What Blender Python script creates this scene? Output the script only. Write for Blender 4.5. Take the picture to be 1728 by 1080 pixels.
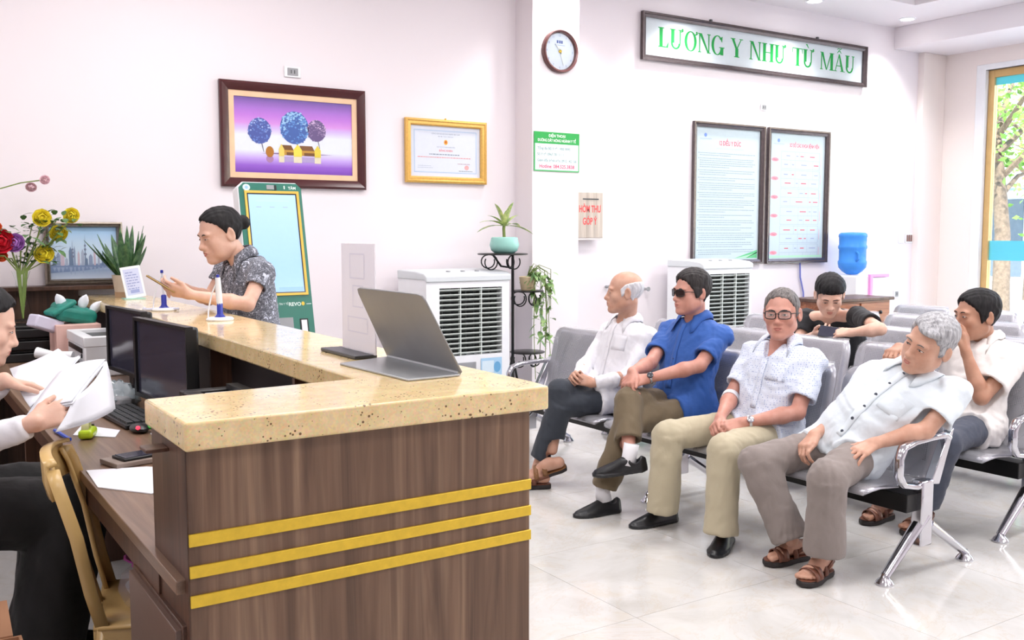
import bpy, bmesh, math, random
import numpy as np
from mathutils import Vector as V, Matrix, Euler, noise as mnoise
from mathutils.bvhtree import BVHTree

for _o in list(bpy.data.objects): bpy.data.objects.remove(_o)
SC = bpy.context.scene
COL = SC.collection
PI = math.pi
def R(d): return math.radians(d)

# ---------------------------------------------------------------- camera
cam_d = bpy.data.cameras.new('camera'); cam = bpy.data.objects.new('camera', cam_d); COL.objects.link(cam)
cam.location = (0, 0, 1.48); cam.rotation_euler = (R(90 - 5.04), 0, R(-33.1))
cam_d.sensor_fit = 'HORIZONTAL'; cam_d.sensor_width = 36.0; cam_d.lens = 36.0 * 1643 / 1728
cam_d.clip_start = 0.05; cam_d.clip_end = 200
SC.camera = cam
# ---------------------------------------------------------------- exposure
vs = SC.view_settings
vs.view_transform = 'Standard'; vs.look = 'None'; vs.exposure = 0.50; vs.gamma = 1.0; vs.use_curve_mapping = False
# ---------------------------------------------------------------- sky and sun
wd = bpy.data.worlds.new('sky'); SC.world = wd; wd.use_nodes = True
nt = wd.node_tree; nt.nodes.clear()
sky = nt.nodes.new('ShaderNodeTexSky'); sky.sky_type = 'NISHITA'; sky.sun_disc = False
sky.sun_elevation = R(50); sky.sun_rotation = R(120)
bg = nt.nodes.new('ShaderNodeBackground'); bg.inputs[1].default_value = 0.55
wo = nt.nodes.new('ShaderNodeOutputWorld')
nt.links.new(sky.outputs[0], bg.inputs[0]); nt.links.new(bg.outputs[0], wo.inputs[0])
sun_d = bpy.data.lights.new('sun', 'SUN'); sun_d.energy = 9.0; sun_d.angle = R(2); sun_d.color = (1, .97, .9)
sun = bpy.data.objects.new('sun', sun_d); COL.objects.link(sun); sun.rotation_euler = (R(10), R(-34), 0); sun.location = (4, 0, 14)
# ---------------------------------------------------------------- unseen area lights added below the ceiling for the hall's bulk light
def fill_light(name, x, y, z, sx, sy, power, col=(1, .975, .965)):
    d = bpy.data.lights.new(name, 'AREA'); d.shape = 'RECTANGLE'; d.size = sx; d.size_y = sy; d.energy = power; d.color = col
    o = bpy.data.objects.new(name, d); COL.objects.link(o); o.location = (x, y, z); return o
for (x, y, p) in ((-1.2, 2.0, 24), (-1.2, 4.8, 24), (1.8, .0, 30), (1.8, 2.6, 30), (1.6, 5.0, 26), (4.6, -1.0, 36), (4.6, 1.6, 36), (4.6, 4.3, 36), (7.4, -1.0, 40), (7.4, 1.6, 40), (7.3, 4.4, 40)):
    fill_light('hall_fill_light', x, y, 3.60, 1.2, .6, p)
# ================================================================ helpers
def lin(c):
    return tuple((x / 12.92 if x <= .04045 else ((x + .055) / 1.055) ** 2.4) for x in c)
def C(r, g, b): return lin((r / 255, g / 255, b / 255))
class NT:
    def __init__(s, name):
        s.m = bpy.data.materials.new(name); s.m.use_nodes = True; s.t = s.m.node_tree; s.t.nodes.clear()
        s.out = s.n('ShaderNodeOutputMaterial'); s.tc = None
    def n(s, kind, **kw):
        o = s.t.nodes.new(kind)
        for k, v in kw.items():
            if k.startswith('i_'):
                key = k[2:]; key = int(key) if key.isdigit() else key.replace('_', ' ')
                o.inputs[key].default_value = v
            else: setattr(o, k, v)
        return o
    def l(s, a, b): s.t.links.new(a, b)
    def coord(s, scale=(1, 1, 1), which='Object', rot=(0, 0, 0)):
        tc = s.n('ShaderNodeTexCoord'); mp = s.n('ShaderNodeMapping'); mp.inputs['Scale'].default_value = scale
        mp.inputs['Rotation'].default_value = rot
        s.l(tc.outputs[which], mp.inputs[0]); return mp.outputs[0]
    def noise(s, vec, scale=5, detail=4, rough=.55, dist=0):
        o = s.n('ShaderNodeTexNoise'); o.inputs['Scale'].default_value = scale; o.inputs['Detail'].default_value = detail
        o.inputs['Roughness'].default_value = rough; o.inputs['Distortion'].default_value = dist
        s.l(vec, o.inputs['Vector']); return o.outputs['Fac']
    def ramp(s, fac, stops, interp='LINEAR'):
        o = s.n('ShaderNodeValToRGB'); cr = o.color_ramp; cr.interpolation = interp
        while len(cr.elements) < len(stops): cr.elements.new(.5)
        for e, (p, c) in zip(cr.elements, stops): e.position = p; e.color = (*c[:3], 1)
        s.l(fac, o.inputs[0]); return o.outputs[0]
    def bsdf(s, **kw):
        b = s.n('ShaderNodeBsdfPrincipled')
        for k, v in kw.items():
            k = k.replace('_', ' ')
            if k in b.inputs: b.inputs[k].default_value = v
        s.b = b; s.l(b.outputs[0], s.out.inputs[0]); return b
    def bump(s, h, strength=.2, dist=.01):
        o = s.n('ShaderNodeBump'); o.inputs['Strength'].default_value = strength; o.inputs['Distance'].default_value = dist
        s.l(h, o.inputs['Height']); s.l(o.outputs[0], s.b.inputs['Normal']); return o
MATS = {}
def mat(name, col=None, rough=.5, metal=0, var=.06, nscale=8, bump=0, bscale=60, **kw):
    """a plain material: one colour, gently mottled, with fine relief"""
    if name in MATS: return MATS[name]
    t = NT(name); b = t.bsdf(Roughness=rough, Metallic=metal, **kw)
    v = t.coord(); nf = t.noise(v, nscale, 3)
    lo = tuple(max(0, x * (1 - var)) for x in col); hi = tuple(min(1, x * (1 + var)) for x in col)
    t.l(t.ramp(nf, ((.3, lo), (.7, hi))), b.inputs['Base Color'])
    if bump: t.bump(t.noise(v, bscale, 3), bump, .004)
    MATS[name] = t.m; return t.m

class MB:
    """collects shapes into one mesh, in world coordinates"""
    def __init__(s): s.v = []; s.f = []; s.c = []; s.mi = []; s.cur = 0
    def add(s, vs, fs, col=None):
        o = len(s.v); s.v += [tuple(p) for p in vs]
        for f in fs: s.f.append(tuple(i + o for i in f)); s.mi.append(s.cur)
        s.c += [col or (1, 1, 1)] * len(vs)
        return s
    def box(s, c, d, M=None, col=None):
        x, y, z = d[0] / 2, d[1] / 2, d[2] / 2
        vs = [V((sx * x, sy * y, sz * z)) for sx in (-1, 1) for sy in (-1, 1) for sz in (-1, 1)]
        if M is not None: vs = [M @ p for p in vs]
        c = V(c); vs = [p + c for p in vs]
        return s.add(vs, [(0, 1, 3, 2), (4, 6, 7, 5), (0, 4, 5, 1), (2, 3, 7, 6), (0, 2, 6, 4), (1, 5, 7, 3)], col)
    def bb(s, a, b, col=None):
        return s.box([(a[i] + b[i]) / 2 for i in range(3)], [abs(b[i] - a[i]) for i in range(3)], None, col)
    def tube(s, pts, r, n=8, close=False, flat=None, cap=True, col=None):
        """swept tube; r a number or list; flat=(normal vector, factor) squashes it"""
        pts = [V(p) for p in pts]; m = len(pts); rs = r if isinstance(r, (list, tuple)) else [r] * m
        vs = []; up = None
        for i, p in enumerate(pts):
            if close: t = pts[(i + 1) % m] - pts[i - 1]
            else: t = pts[min(i + 1, m - 1)] - pts[max(i - 1, 0)]
            t = t.normalized() if t.length > 1e-9 else V((0, 0, 1))
            if up is None:
                up = V((0, 0, 1)) if abs(t.z) < .9 else V((1, 0, 0))
            a = t.cross(up); a = a.normalized() if a.length > 1e-6 else t.orthogonal().normalized()
            b = a.cross(t).normalized(); up = b
            for k in range(n):
                an = 2 * PI * k / n; d = a * math.cos(an) + b * math.sin(an)
                if flat: d = d - flat[0] * (d.dot(flat[0])) * (1 - flat[1])
                vs.append(p + d * rs[i])
        fs = []
        for i in range(m if close else m - 1):
            j = (i + 1) % m
            for k in range(n):
                k2 = (k + 1) % n; fs.append((i * n + k, i * n + k2, j * n + k2, j * n + k))
        if not close and cap:
            fs.append(tuple(range(n))[::-1]); fs.append(tuple((m - 1) * n + k for k in range(n)))
        return s.add(vs, fs, col)
    def lathe(s, prof, c, n=24, axis=None, col=None, cap=True):
        """prof: (radius, height) list around axis (default z) from point c"""
        ax = V(axis).normalized() if axis is not None else V((0, 0, 1))
        a = ax.orthogonal().normalized() if abs(ax.z) < .999 else V((1, 0, 0)); b = ax.cross(a); c = V(c)
        vs = [c + ax * h + (a * math.cos(2 * PI * k / n) + b * math.sin(2 * PI * k / n)) * r for r, h in prof for k in range(n)]
        m = len(prof); fs = [(i * n + k, i * n + (k + 1) % n, (i + 1) * n + (k + 1) % n, (i + 1) * n + k) for i in range(m - 1) for k in range(n)]
        if cap: fs.append(tuple(range(n))[::-1]); fs.append(tuple((m - 1) * n + k for k in range(n)))
        return s.add(vs, fs, col)
    def ball(s, c, r, n=12, M=None, col=None):
        r = (r, r, r) if isinstance(r, (int, float)) else r; c = V(c); m = max(5, n // 2 + 1); vs = []; fs = []
        for i in range(m):
            th = PI * i / (m - 1)
            for k in range(n):
                p = V((r[0] * math.sin(th) * math.cos(2 * PI * k / n), r[1] * math.sin(th) * math.sin(2 * PI * k / n), r[2] * math.cos(th)))
                vs.append(c + (M @ p if M is not None else p))
        for i in range(m - 1):
            for k in range(n): fs.append((i * n + k, (i + 1) * n + k, (i + 1) * n + (k + 1) % n, i * n + (k + 1) % n))
        return s.add(vs, fs, col)
    def prism(s, poly, o, u, v, h, col=None):
        """polygon of (a,b) in the plane o + a u + b v, thickened by h (vector)"""
        o, u, v, h = V(o), V(u), V(v), V(h); n = len(poly)
        vs = [o + u * a + v * b for a, b in poly]; vs += [p + h for p in vs]
        fs = [tuple(range(n))[::-1], tuple(range(n, 2 * n))] + [(i, (i + 1) % n, (i + 1) % n + n, i + n) for i in range(n)]
        return s.add(vs, fs, col)
    def grid(s, P, col=None, closed=False):
        """P: rows of points"""
        m, n = len(P), len(P[0]); vs = [p for r in P for p in r]
        fs = [(i * n + k, i * n + k + 1, (i + 1) * n + k + 1, (i + 1) * n + k) for i in range(m - 1) for k in range(n - 1)]
        if closed: fs += [(i * n + n - 1, i * n, (i + 1) * n, (i + 1) * n + n - 1) for i in range(m - 1)]
        return s.add(vs, fs, col)
def wm(o):
    m = Matrix.Identity(4)
    while o is not None: m = o.matrix_basis @ m; o = o.parent
    return m
def finish(me, parent, smooth):
    if parent is not None: me.transform(wm(parent).inverted())
    if smooth is True: me.polygons.foreach_set('use_smooth', [True] * len(me.polygons))
    elif smooth: 
        me.polygons.foreach_set('use_smooth', [True] * len(me.polygons)); me.set_sharp_from_angle(angle=R(smooth))
def obj(name, mb, m, parent=None, smooth=None, bevel=0, bseg=2, solid=0, sub=0, colors=False, fixn=True):
    me = bpy.data.meshes.new(name); me.from_pydata(mb.v, [], mb.f)
    ms = m if isinstance(m, (list, tuple)) else [m]
    for x in ms: me.materials.append(x)
    if len(ms) > 1: me.polygons.foreach_set('material_index', mb.mi)
    if colors:
        ca = me.color_attributes.new('Col', 'FLOAT_COLOR', 'POINT')
        ca.data.foreach_set('color', np.array([(*c, 1) for c in mb.c], dtype=np.float32).ravel())
    if fixn:
        bm = bmesh.new(); bm.from_mesh(me); bmesh.ops.recalc_face_normals(bm, faces=bm.faces); bm.to_mesh(me); bm.free()
    finish(me, parent, smooth if smooth is not None else (40 if bevel == 0 else 40))
    o = bpy.data.objects.new(name, me); COL.objects.link(o)
    if parent is not None: o.parent = parent
    if bevel:
        b = o.modifiers.new('b', 'BEVEL'); b.width = bevel; b.segments = bseg; b.limit_method = 'ANGLE'; b.angle_limit = R(40)
    if sub: q = o.modifiers.new('s', 'SUBSURF'); q.levels = sub; q.render_levels = sub
    if solid: q = o.modifiers.new('t', 'SOLIDIFY'); q.thickness = solid; q.offset = 0
    return o
def tag(o, label, cat, group=None):
    o['label'] = label; o['category'] = cat
    if group: o['group'] = group
    return o
def thing(name, label, cat, loc=(0, 0, 0), rotz=0, group=None):
    o = bpy.data.objects.new(name, None); COL.objects.link(o); o.location = loc; o.rotation_euler = (0, 0, rotz)
    o.empty_display_size = .1
    return tag(o, label, cat, group)
def struct(name, mb, m, parent=None, **kw):
    o = obj(name, mb, m, parent, **kw)
    if parent is None: o['kind'] = 'structure'
    return o
def link_copy(o, parent=None):
    c = o.copy(); COL.objects.link(c)
    if parent is not None: c.parent = parent
    for ch in [q for q in bpy.data.objects if q.parent == o]: link_copy(ch, c)
    return c
# ---- flat print: coloured polygons lying a hair apart on a flat sheet
def mat_print(name='printed_paper', rough=.5, emit=0):
    if name in MATS: return MATS[name]
    t = NT(name); b = t.bsdf(Roughness=rough); b.inputs['Specular IOR Level'].default_value = .22; a = t.n('ShaderNodeVertexColor'); a.layer_name = 'Col'
    mx = t.n('ShaderNodeMix', data_type='RGBA', blend_type='MULTIPLY'); mx.inputs[0].default_value = .06
    t.l(a.outputs[0], mx.inputs[6]); t.l(t.noise(t.coord(), 30, 3), mx.inputs[7]); t.l(mx.outputs[2], b.inputs['Base Color'])
    if emit: t.l(mx.outputs[2], b.inputs['Emission Color']); b.inputs['Emission Strength'].default_value = emit
    MATS[name] = t.m; return t.m
_TXT = {}
def text_poly(s, bold=0.0):
    k = (s, bold)
    if k in _TXT: return _TXT[k]
    cu = bpy.data.curves.new('t', 'FONT'); cu.body = s; cu.size = 1; cu.offset = bold; cu.resolution_u = 3
    o = bpy.data.objects.new('t', cu); me = bpy.data.meshes.new_from_object(o)
    vs = [(v.co.x, v.co.y) for v in me.vertices]; fs = [tuple(p.vertices) for p in me.polygons]
    bpy.data.objects.remove(o); bpy.data.curves.remove(cu); bpy.data.meshes.remove(me)
    _TXT[k] = (vs, fs); return _TXT[k]
class Print(MB):
    """sheet at o spanned by u (right) and v (up); n points to the reader"""
    def __init__(s, o, u, v, n): MB.__init__(s); s.o, s.u, s.w, s.n = V(o), V(u), V(v), V(n); s.q = 0
    def P(s, a, b, lay): return s.o + s.u * a + s.w * b + s.n * (.0004 * (lay + s.q))
    def step(s): s.q = (s.q + .0125) % .95
    def rect(s, a0, b0, a1, b1, col, lay=1):
        s.step(); return s.add([s.P(a0, b0, lay), s.P(a1, b0, lay), s.P(a1, b1, lay), s.P(a0, b1, lay)], [(0, 1, 2, 3)], col)
    def poly(s, pts, col, lay=1):
        s.step(); return s.add([s.P(a, b, lay) for a, b in pts], [tuple(range(len(pts)))], col)
    def ell(s, a, b, ra, rb, col, lay=1, n=16): return s.poly([(a + ra * math.cos(2 * PI * k / n), b + rb * math.sin(2 * PI * k / n)) for k in range(n)], col, lay)
    def frame(s, a0, b0, a1, b1, w, col, lay=1):
        for q in ((a0, b0, a1, b0 + w), (a0, b1 - w, a1, b1), (a0, b0 + w, a0 + w, b1 - w), (a1 - w, b0 + w, a1, b1 - w)): s.rect(*q, col, lay)
    def grad(s, a0, b0, a1, b1, stops, lay=1, nu=1):
        P = []; cols = []
        for (t, c) in stops:
            b = b0 + (b1 - b0) * t; P.append([s.P(a0 + (a1 - a0) * k / nu, b, lay) for k in range(nu + 1)]); cols += [c] * (nu + 1)
        st = len(s.v); s.grid(P); s.c[st:] = cols
    def text(s, txt, a, b, h, col, lay=2, align='c', width=None, bold=.0):
        """h = cap height; width squeezes to that width"""
        plain = txt.translate(str.maketrans('ĐđƠƯỜỪơườừ', 'DdOUÒÙouòù')); vs, fs = text_poly(plain, bold); s.step()
        if not vs: return
        x0 = min(v[0] for v in vs); x1 = max(v[0] for v in vs); k = h / .73; kx = k
        if width: kx = width / (x1 - x0)
        w = (x1 - x0) * kx; off = a - (w / 2 if align == 'c' else (w if align == 'r' else 0))
        s.add([s.P(off + (x - x0) * kx, b + y * k, lay) for x, y in vs], fs, col)
        for i, ch in enumerate(txt):                       # the bar through each Đ, a hair above it
            if ch in 'ƠƯỜỪơườừ':
                xr = max(v[0] for v in text_poly(plain[:i + 1], bold)[0]); e = off + (xr - x0) * kx; h0 = .60 if ch in 'ƠƯỜỪ' else .42; s.poly([(e - .09 * kx, b + h0 * k), (e + .02 * kx, b + (h0 + .08) * k), (e + .03 * kx, b + (h0 + .2) * k), (e - .04 * kx, b + (h0 + .2) * k), (e - .05 * kx, b + (h0 + .1) * k)], col, lay + .3)
            if ch in 'Đđ':
                dw = text_poly(plain[i], bold)[0]; d = max(v[0] for v in dw) - min(v[0] for v in dw); xr = max(v[0] for v in text_poly(plain[:i + 1], bold)[0]); xl = off + (xr - d - x0) * kx
                if ch == 'Đ': s.rect(xl - .10 * kx, b + .31 * k, xl + .24 * kx, b + .40 * k, col, lay + .3)
                else: s.rect(xl + d * kx - .26 * kx, b + .62 * k, xl + d * kx + .06 * kx, b + .68 * k, col, lay + .3)
    def lines(s, a0, b0, a1, n, dy, h, col, rnd, lay=2, minlen=.6):
        for i in range(n):
            e = a1 if rnd.random() < .6 else a0 + (a1 - a0) * rnd.uniform(minlen, .95); x = a0
            while x < e - h:
                w = min(rnd.uniform(1.2, 4) * h, e - x); s.rect(x, b0 - i * dy, x + w, b0 - i * dy + h, col, lay); x += w + h * .7
    def build(s, name, parent, m=None): return obj(name, s, m or mat_print(), parent, colors=True, fixn=False)
def frame_bars(o, u, v, n, w, h, fw, fd, prof=None):
    """mitred picture frame around a w x h opening whose lower left is o; profile (inward 0..1, out) list"""
    o, u, v, n = V(o), V(u), V(v), V(n); prof = prof or [(0, 0), (0, 1), (.55, .9), (1, .6), (1, 0)]
    mb = MB(); rows = []
    for (t, d) in prof + [prof[0]]:
        k = fw * (1 - t); rows.append([o + u * (-k) + v * (-k) + n * (d * fd), o + u * (w + k) + v * (-k) + n * (d * fd), o + u * (w + k) + v * (h + k) + n * (d * fd), o + u * (-k) + v * (h + k) + n * (d * fd)])
    mb.grid(rows, closed=True); return mb
# ================================================================ materials of the place
YW = 6.6; XW = 9.95; ZC = 3.65
def wall_mat(name, col):
    t = NT(name); b = t.bsdf(Roughness=.6); v = t.coord()
    t.l(t.ramp(t.noise(v, .6, 3), ((.3, tuple(x * .985 for x in col)), (.7, col))), b.inputs['Base Color'])
    t.bump(t.noise(v, 180, 2), .05, .002); return t.m
M_wall = wall_mat('wall_paint_lilac', C(236, 229, 234)); M_wall2 = wall_mat('wall_paint_white', C(241, 234, 238))
M_ceil = wall_mat('ceiling_paint', C(238, 232, 236)); M_cream = wall_mat('wall_paint_cream', C(240, 230, 226))
def floor_mat():
    t = NT('polished_stone_tile'); b = t.bsdf(Roughness=.11); b.inputs['Specular IOR Level'].default_value = .45
    v = t.coord(); oi = t.n('ShaderNodeObjectInfo'); mp = t.n('ShaderNodeVectorMath', operation='ADD'); sc = t.n('ShaderNodeVectorMath', operation='SCALE'); sc.inputs['Scale'].default_value = 37
    cx = t.n('ShaderNodeCombineXYZ'); t.l(oi.outputs['Random'], cx.inputs[0]); t.l(oi.outputs['Random'], cx.inputs[1]); t.l(cx.outputs[0], sc.inputs[0]); t.l(v, mp.inputs[0]); t.l(sc.outputs[0], mp.inputs[1])
    n1 = t.noise(mp.outputs[0], 2.6, 5, .6, 1.2); base = t.ramp(n1, ((.3, C(196, 194, 190)), (.55, C(210, 209, 207)), (.75, C(206, 200, 190))))
    n2 = t.noise(mp.outputs[0], 1.4, 8, .7, 2.5); vein = t.ramp(n2, ((.485, (0, 0, 0)), (.5, (1, 1, 1)), (.515, (0, 0, 0))))
    mx = t.n('ShaderNodeMix', data_type='RGBA'); mm = t.n('ShaderNodeMath', operation='MULTIPLY'); mm.inputs[1].default_value = .22
    t.l(vein, mm.inputs[0]); t.l(mm.outputs[0], mx.inputs[0]); t.l(base, mx.inputs[6]); mx.inputs[7].default_value = (*C(188, 160, 120), 1); t.l(mx.outputs[2], b.inputs['Base Color']); return t.m
M_floor = floor_mat(); M_grout = mat('grout', C(200, 199, 196), .6)
def wood_mat(name, dark, mid, light, axis='Z', rough=.38, k=1.0):
    t = NT(name); b = t.bsdf(Roughness=rough)
    s = {'Z': (16, 16, .7), 'Y': (16, .7, 16), 'X': (.7, 16, 16)}[axis]; s2 = {'Z': (60, 60, 2), 'Y': (60, 2, 60), 'X': (2, 60, 60)}[axis]
    v = t.coord(tuple(x * k for x in s)); n1 = t.noise(v, 1, 4, .6, 1.4); n2 = t.noise(t.coord(tuple(x * k for x in s2)), 1, 3, .6, .4)
    a = t.ramp(n1, ((.25, dark), (.5, mid), (.72, light))); c2 = t.ramp(n2, ((.3, (.72, .72, .72)), (.65, (1, 1, 1))))
    mx = t.n('ShaderNodeMix', data_type='RGBA', blend_type='MULTIPLY'); mx.inputs[0].default_value = .8
    t.l(a, mx.inputs[6]); t.l(c2, mx.inputs[7]); t.l(mx.outputs[2], b.inputs['Base Color']); t.bump(n2, .06, .002); return t.m
M_wood = wood_mat('walnut_laminate', C(78, 54, 40), C(118, 90, 70), C(150, 122, 98))
M_wood_edge = wood_mat('dark_walnut', C(60, 38, 28), C(84, 56, 42), C(106, 76, 60))
M_desk = wood_mat('desk_laminate', C(98, 74, 58), C(130, 102, 82), C(156, 128, 106), 'Y', .3)
M_chest = wood_mat('reddish_wood', C(120, 66, 40), C(160, 96, 62), C(190, 128, 90), 'X', .3)
def quartz():
    t = NT('speckled_cream_quartz'); b = t.bsdf(Roughness=.13); v = t.coord(); b.inputs['Specular IOR Level'].default_value = .5
    vo = t.n('ShaderNodeTexVoronoi'); vo.inputs['Scale'].default_value = 88; t.l(v, vo.inputs['Vector'])
    cl = t.noise(v, 14, 2); d = t.n('ShaderNodeMath', operation='SUBTRACT'); t.l(vo.outputs['Distance'], d.inputs[0])
    k = t.n('ShaderNodeMapRange'); k.inputs[1].default_value = .34; k.inputs[2].default_value = .66; k.inputs[3].default_value = -.1; k.inputs[4].default_value = .26; t.l(cl, k.inputs[0]); t.l(k.outputs[0], d.inputs[1])
    m = t.ramp(d.outputs[0], ((0.0, (0, 0, 0)), (.05, (1, 1, 1))))
    base = t.ramp(t.noise(v, 22, 4), ((.3, C(228, 200, 146)), (.7, C(242, 218, 168))))
    vo2 = t.n('ShaderNodeTexVoronoi'); vo2.inputs['Scale'].default_value = 200; t.l(v, vo2.inputs['Vector'])
    mx0 = t.n('ShaderNodeMix', data_type='RGBA', blend_type='MULTIPLY'); mx0.inputs[0].default_value = .15; t.l(base, mx0.inputs[6]); t.l(vo2.outputs['Color'], mx0.inputs[7])
    mx = t.n('ShaderNodeMix', data_type='RGBA'); t.l(m, mx.inputs[0]); mx.inputs[6].default_value = (*C(112, 84, 54), 1); t.l(mx0.outputs[2], mx.inputs[7]); t.l(mx.outputs[2], b.inputs['Base Color']); return t.m
M_quartz = quartz()
M_gold = mat('brushed_gold_strip', C(222, 186, 58), .3, .45, .08, 40)
M_chrome = mat('chrome', C(205, 205, 212), .12, 1, .03, 4)
M_steel = mat('satin_steel', C(176, 176, 184), .32, .9, .05, 10)
M_black = mat('black_plastic', C(24, 24, 26), .4); M_blackm = mat('black_painted_steel', C(18, 18, 20), .35, .3)
M_white = mat('white_plastic', C(236, 238, 242), .35, var=.02); M_paper = mat('white_paper', C(238, 240, 248), .6, var=.02)
M_grey = mat('grey_plastic', C(150, 152, 156), .4); M_dkgrey = mat('dark_grey_plastic', C(70, 72, 76), .4)
M_glass = NT('clear_glass'); M_glass.bsdf(Roughness=.02, Transmission_Weight=1.0, IOR=1.05); M_glass.b.inputs['Base Color'].default_value = (.97, 1, .99, 1); M_glass = M_glass.m
M_lamp = NT('lamp_glow'); _b = M_lamp.bsdf(Roughness=.5); _b.inputs['Emission Color'].default_value = (1, .97, .93, 1); _b.inputs['Emission Strength'].default_value = 9; M_lamp = M_lamp.m

# ================================================================ the room
X0, Y0 = -3.2, -3.6
mb = MB().bb((X0 - .1, Y0 - .1, -.12), (XW + .25, YW + .1, -.012)); floor = struct('floor', mb, M_grout)
ts = .8; tile_me = None
for i in range(17):
    for j in range(13):
        xa = X0 + i * ts; ya = Y0 + j * ts; w = min(ts, XW - xa); d = min(ts, YW - ya)
        if w < .05 or d < .05: continue
        full = w == ts and d == ts
        if full and tile_me is not None:
            o = bpy.data.objects.new('tile', tile_me); COL.objects.link(o); o.parent = floor; o.location = (xa + ts / 2, ya + ts / 2, 0); continue
        mb = MB().bb((-w / 2 + .0008, -d / 2 + .0008, -.0125), (w / 2 - .0008, d / 2 - .0008, 0))
        o = obj('tile', mb, M_floor); o.parent = floor; o.location = (xa + w / 2, ya + d / 2, 0)
        if full: tile_me = o.data
struct('wall_back', MB().bb((X0, YW, 0), (XW + .2, YW + .15, ZC)), M_wall)
struct('wall_left', MB().bb((X0 - .15, Y0, 0), (X0, YW + .15, ZC)), M_wall)
struct('wall_front', MB().bb((X0 - .15, Y0 - .15, 0), (XW + .2, Y0, ZC)), M_wall2)
# column between the two stretches of the back wall, and the small pilaster in the corner
struct('trim_1', MB().bb((4.335, YW - .24, 0), (4.79, YW + .02, ZC)), M_wall2, bevel=.004)
struct('trim_2', MB().bb((9.56, YW - .07, 0), (XW, YW + .02, 3.43)), M_cream, bevel=.004)
# right wall with the tall window
WY0, WY1, WZ0, WZ1 = 1.2, 6.06, .12, 3.21
mb = MB().bb((XW, Y0, 0), (XW + .2, WY0, ZC)).bb((XW, WY1, 0), (XW + .2, YW, ZC)).bb((XW, WY0, WZ1), (XW + .2, WY1, ZC)).bb((XW, WY0, 0), (XW + .2, WY1, WZ0))
struct('wall_right', mb, M_cream)
struct('trim_3', MB().bb((9.13, Y0, 3.43), (XW, YW, ZC)), M_ceil, bevel=.004)          # dropped beam along the window wall
# ceiling with a raised tray
TX0, TX1, TY0, TY1 = 2.2, 8.40, -2.6, 5.86
mb = MB().bb((X0 - .15, Y0 - .15, ZC), (TX0, YW + .15, ZC + .2)).bb((TX1, Y0 - .15, ZC), (XW + .2, YW + .15, ZC + .2)).bb((TX0, TY1, ZC), (TX1, YW + .15, ZC + .2)).bb((TX0, Y0 - .15, ZC), (TX1, TY0, ZC + .2))
mb.bb((TX0 - .1, TY0 - .1, ZC + .18), (TX1 + .1, TY1 + .1, ZC + .25)); struct('ceiling', mb, M_ceil)
# window
M_bronze = mat('gold_anodised_frame', C(206, 170, 112), .35, .3)
win = thing('window_1', 'tall window', 'window'); del win['label'], win['category']; win['kind'] = 'structure'
mb = MB(); fx0, fx1 = XW + .05, XW + .12
for (a, b) in (((fx0 - .002, WY0 + .001, WZ0 + .001), (fx1 + .002, WY0 + .07, WZ1 - .001)), ((fx0 - .002, WY1 - .07, WZ0 + .001), (fx1 + .002, WY1 - .004, WZ1 - .001)), ((fx0, WY0, WZ1 - .08), (fx1, WY1, WZ1)), ((fx0, WY0, WZ0), (fx1, WY1, WZ0 + .08)), ((fx0 - .002, 4.02, WZ0 + .001), (fx1 + .002, 4.09, WZ1 - .001)), ((fx0 - .002, 2.62, WZ0 + .001), (fx1 + .002, 2.69, WZ1 - .001))): mb.bb(a, b)
obj('window_frame', mb, M_bronze, win, bevel=.004)
for (a, b) in ((WY0 + .07, 2.62), (2.69, 4.02), (4.09, WY1 - .07)): obj('pane', MB().bb((XW + .082, a, WZ0 + .08), (XW + .088, b, WZ1 - .08)), M_glass, win)
M_aqua = NT('aqua_film'); M_aqua.bsdf(Roughness=.3, Transmission_Weight=.35, IOR=1.1); M_aqua.b.inputs['Base Color'].default_value = (*C(120, 222, 240), 1); M_aqua = M_aqua.m
for (a, b) in ((WY0 + .07, 2.62), (2.69, 4.02), (4.09, WY1 - .07)):
    obj('film_band', MB().bb((XW + .079, a, 1.2), (XW + .081, b, 1.41)), M_aqua, win)
    obj('film_band', MB().bb((XW + .079, a, WZ1 - .16), (XW + .081, b, WZ1 - .08)), M_aqua, win)
mb = MB().bb((XW - .012, WY1 - .003, WZ0 - .02), (XW + .048, WY1 + .10, WZ1 + .02)); mb.bb((XW - .012, WY0, WZ1), (XW + .05, WY1 + .1, WZ1 + .06)); obj('window_casing', mb, M_white, win, bevel=.004)
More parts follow.
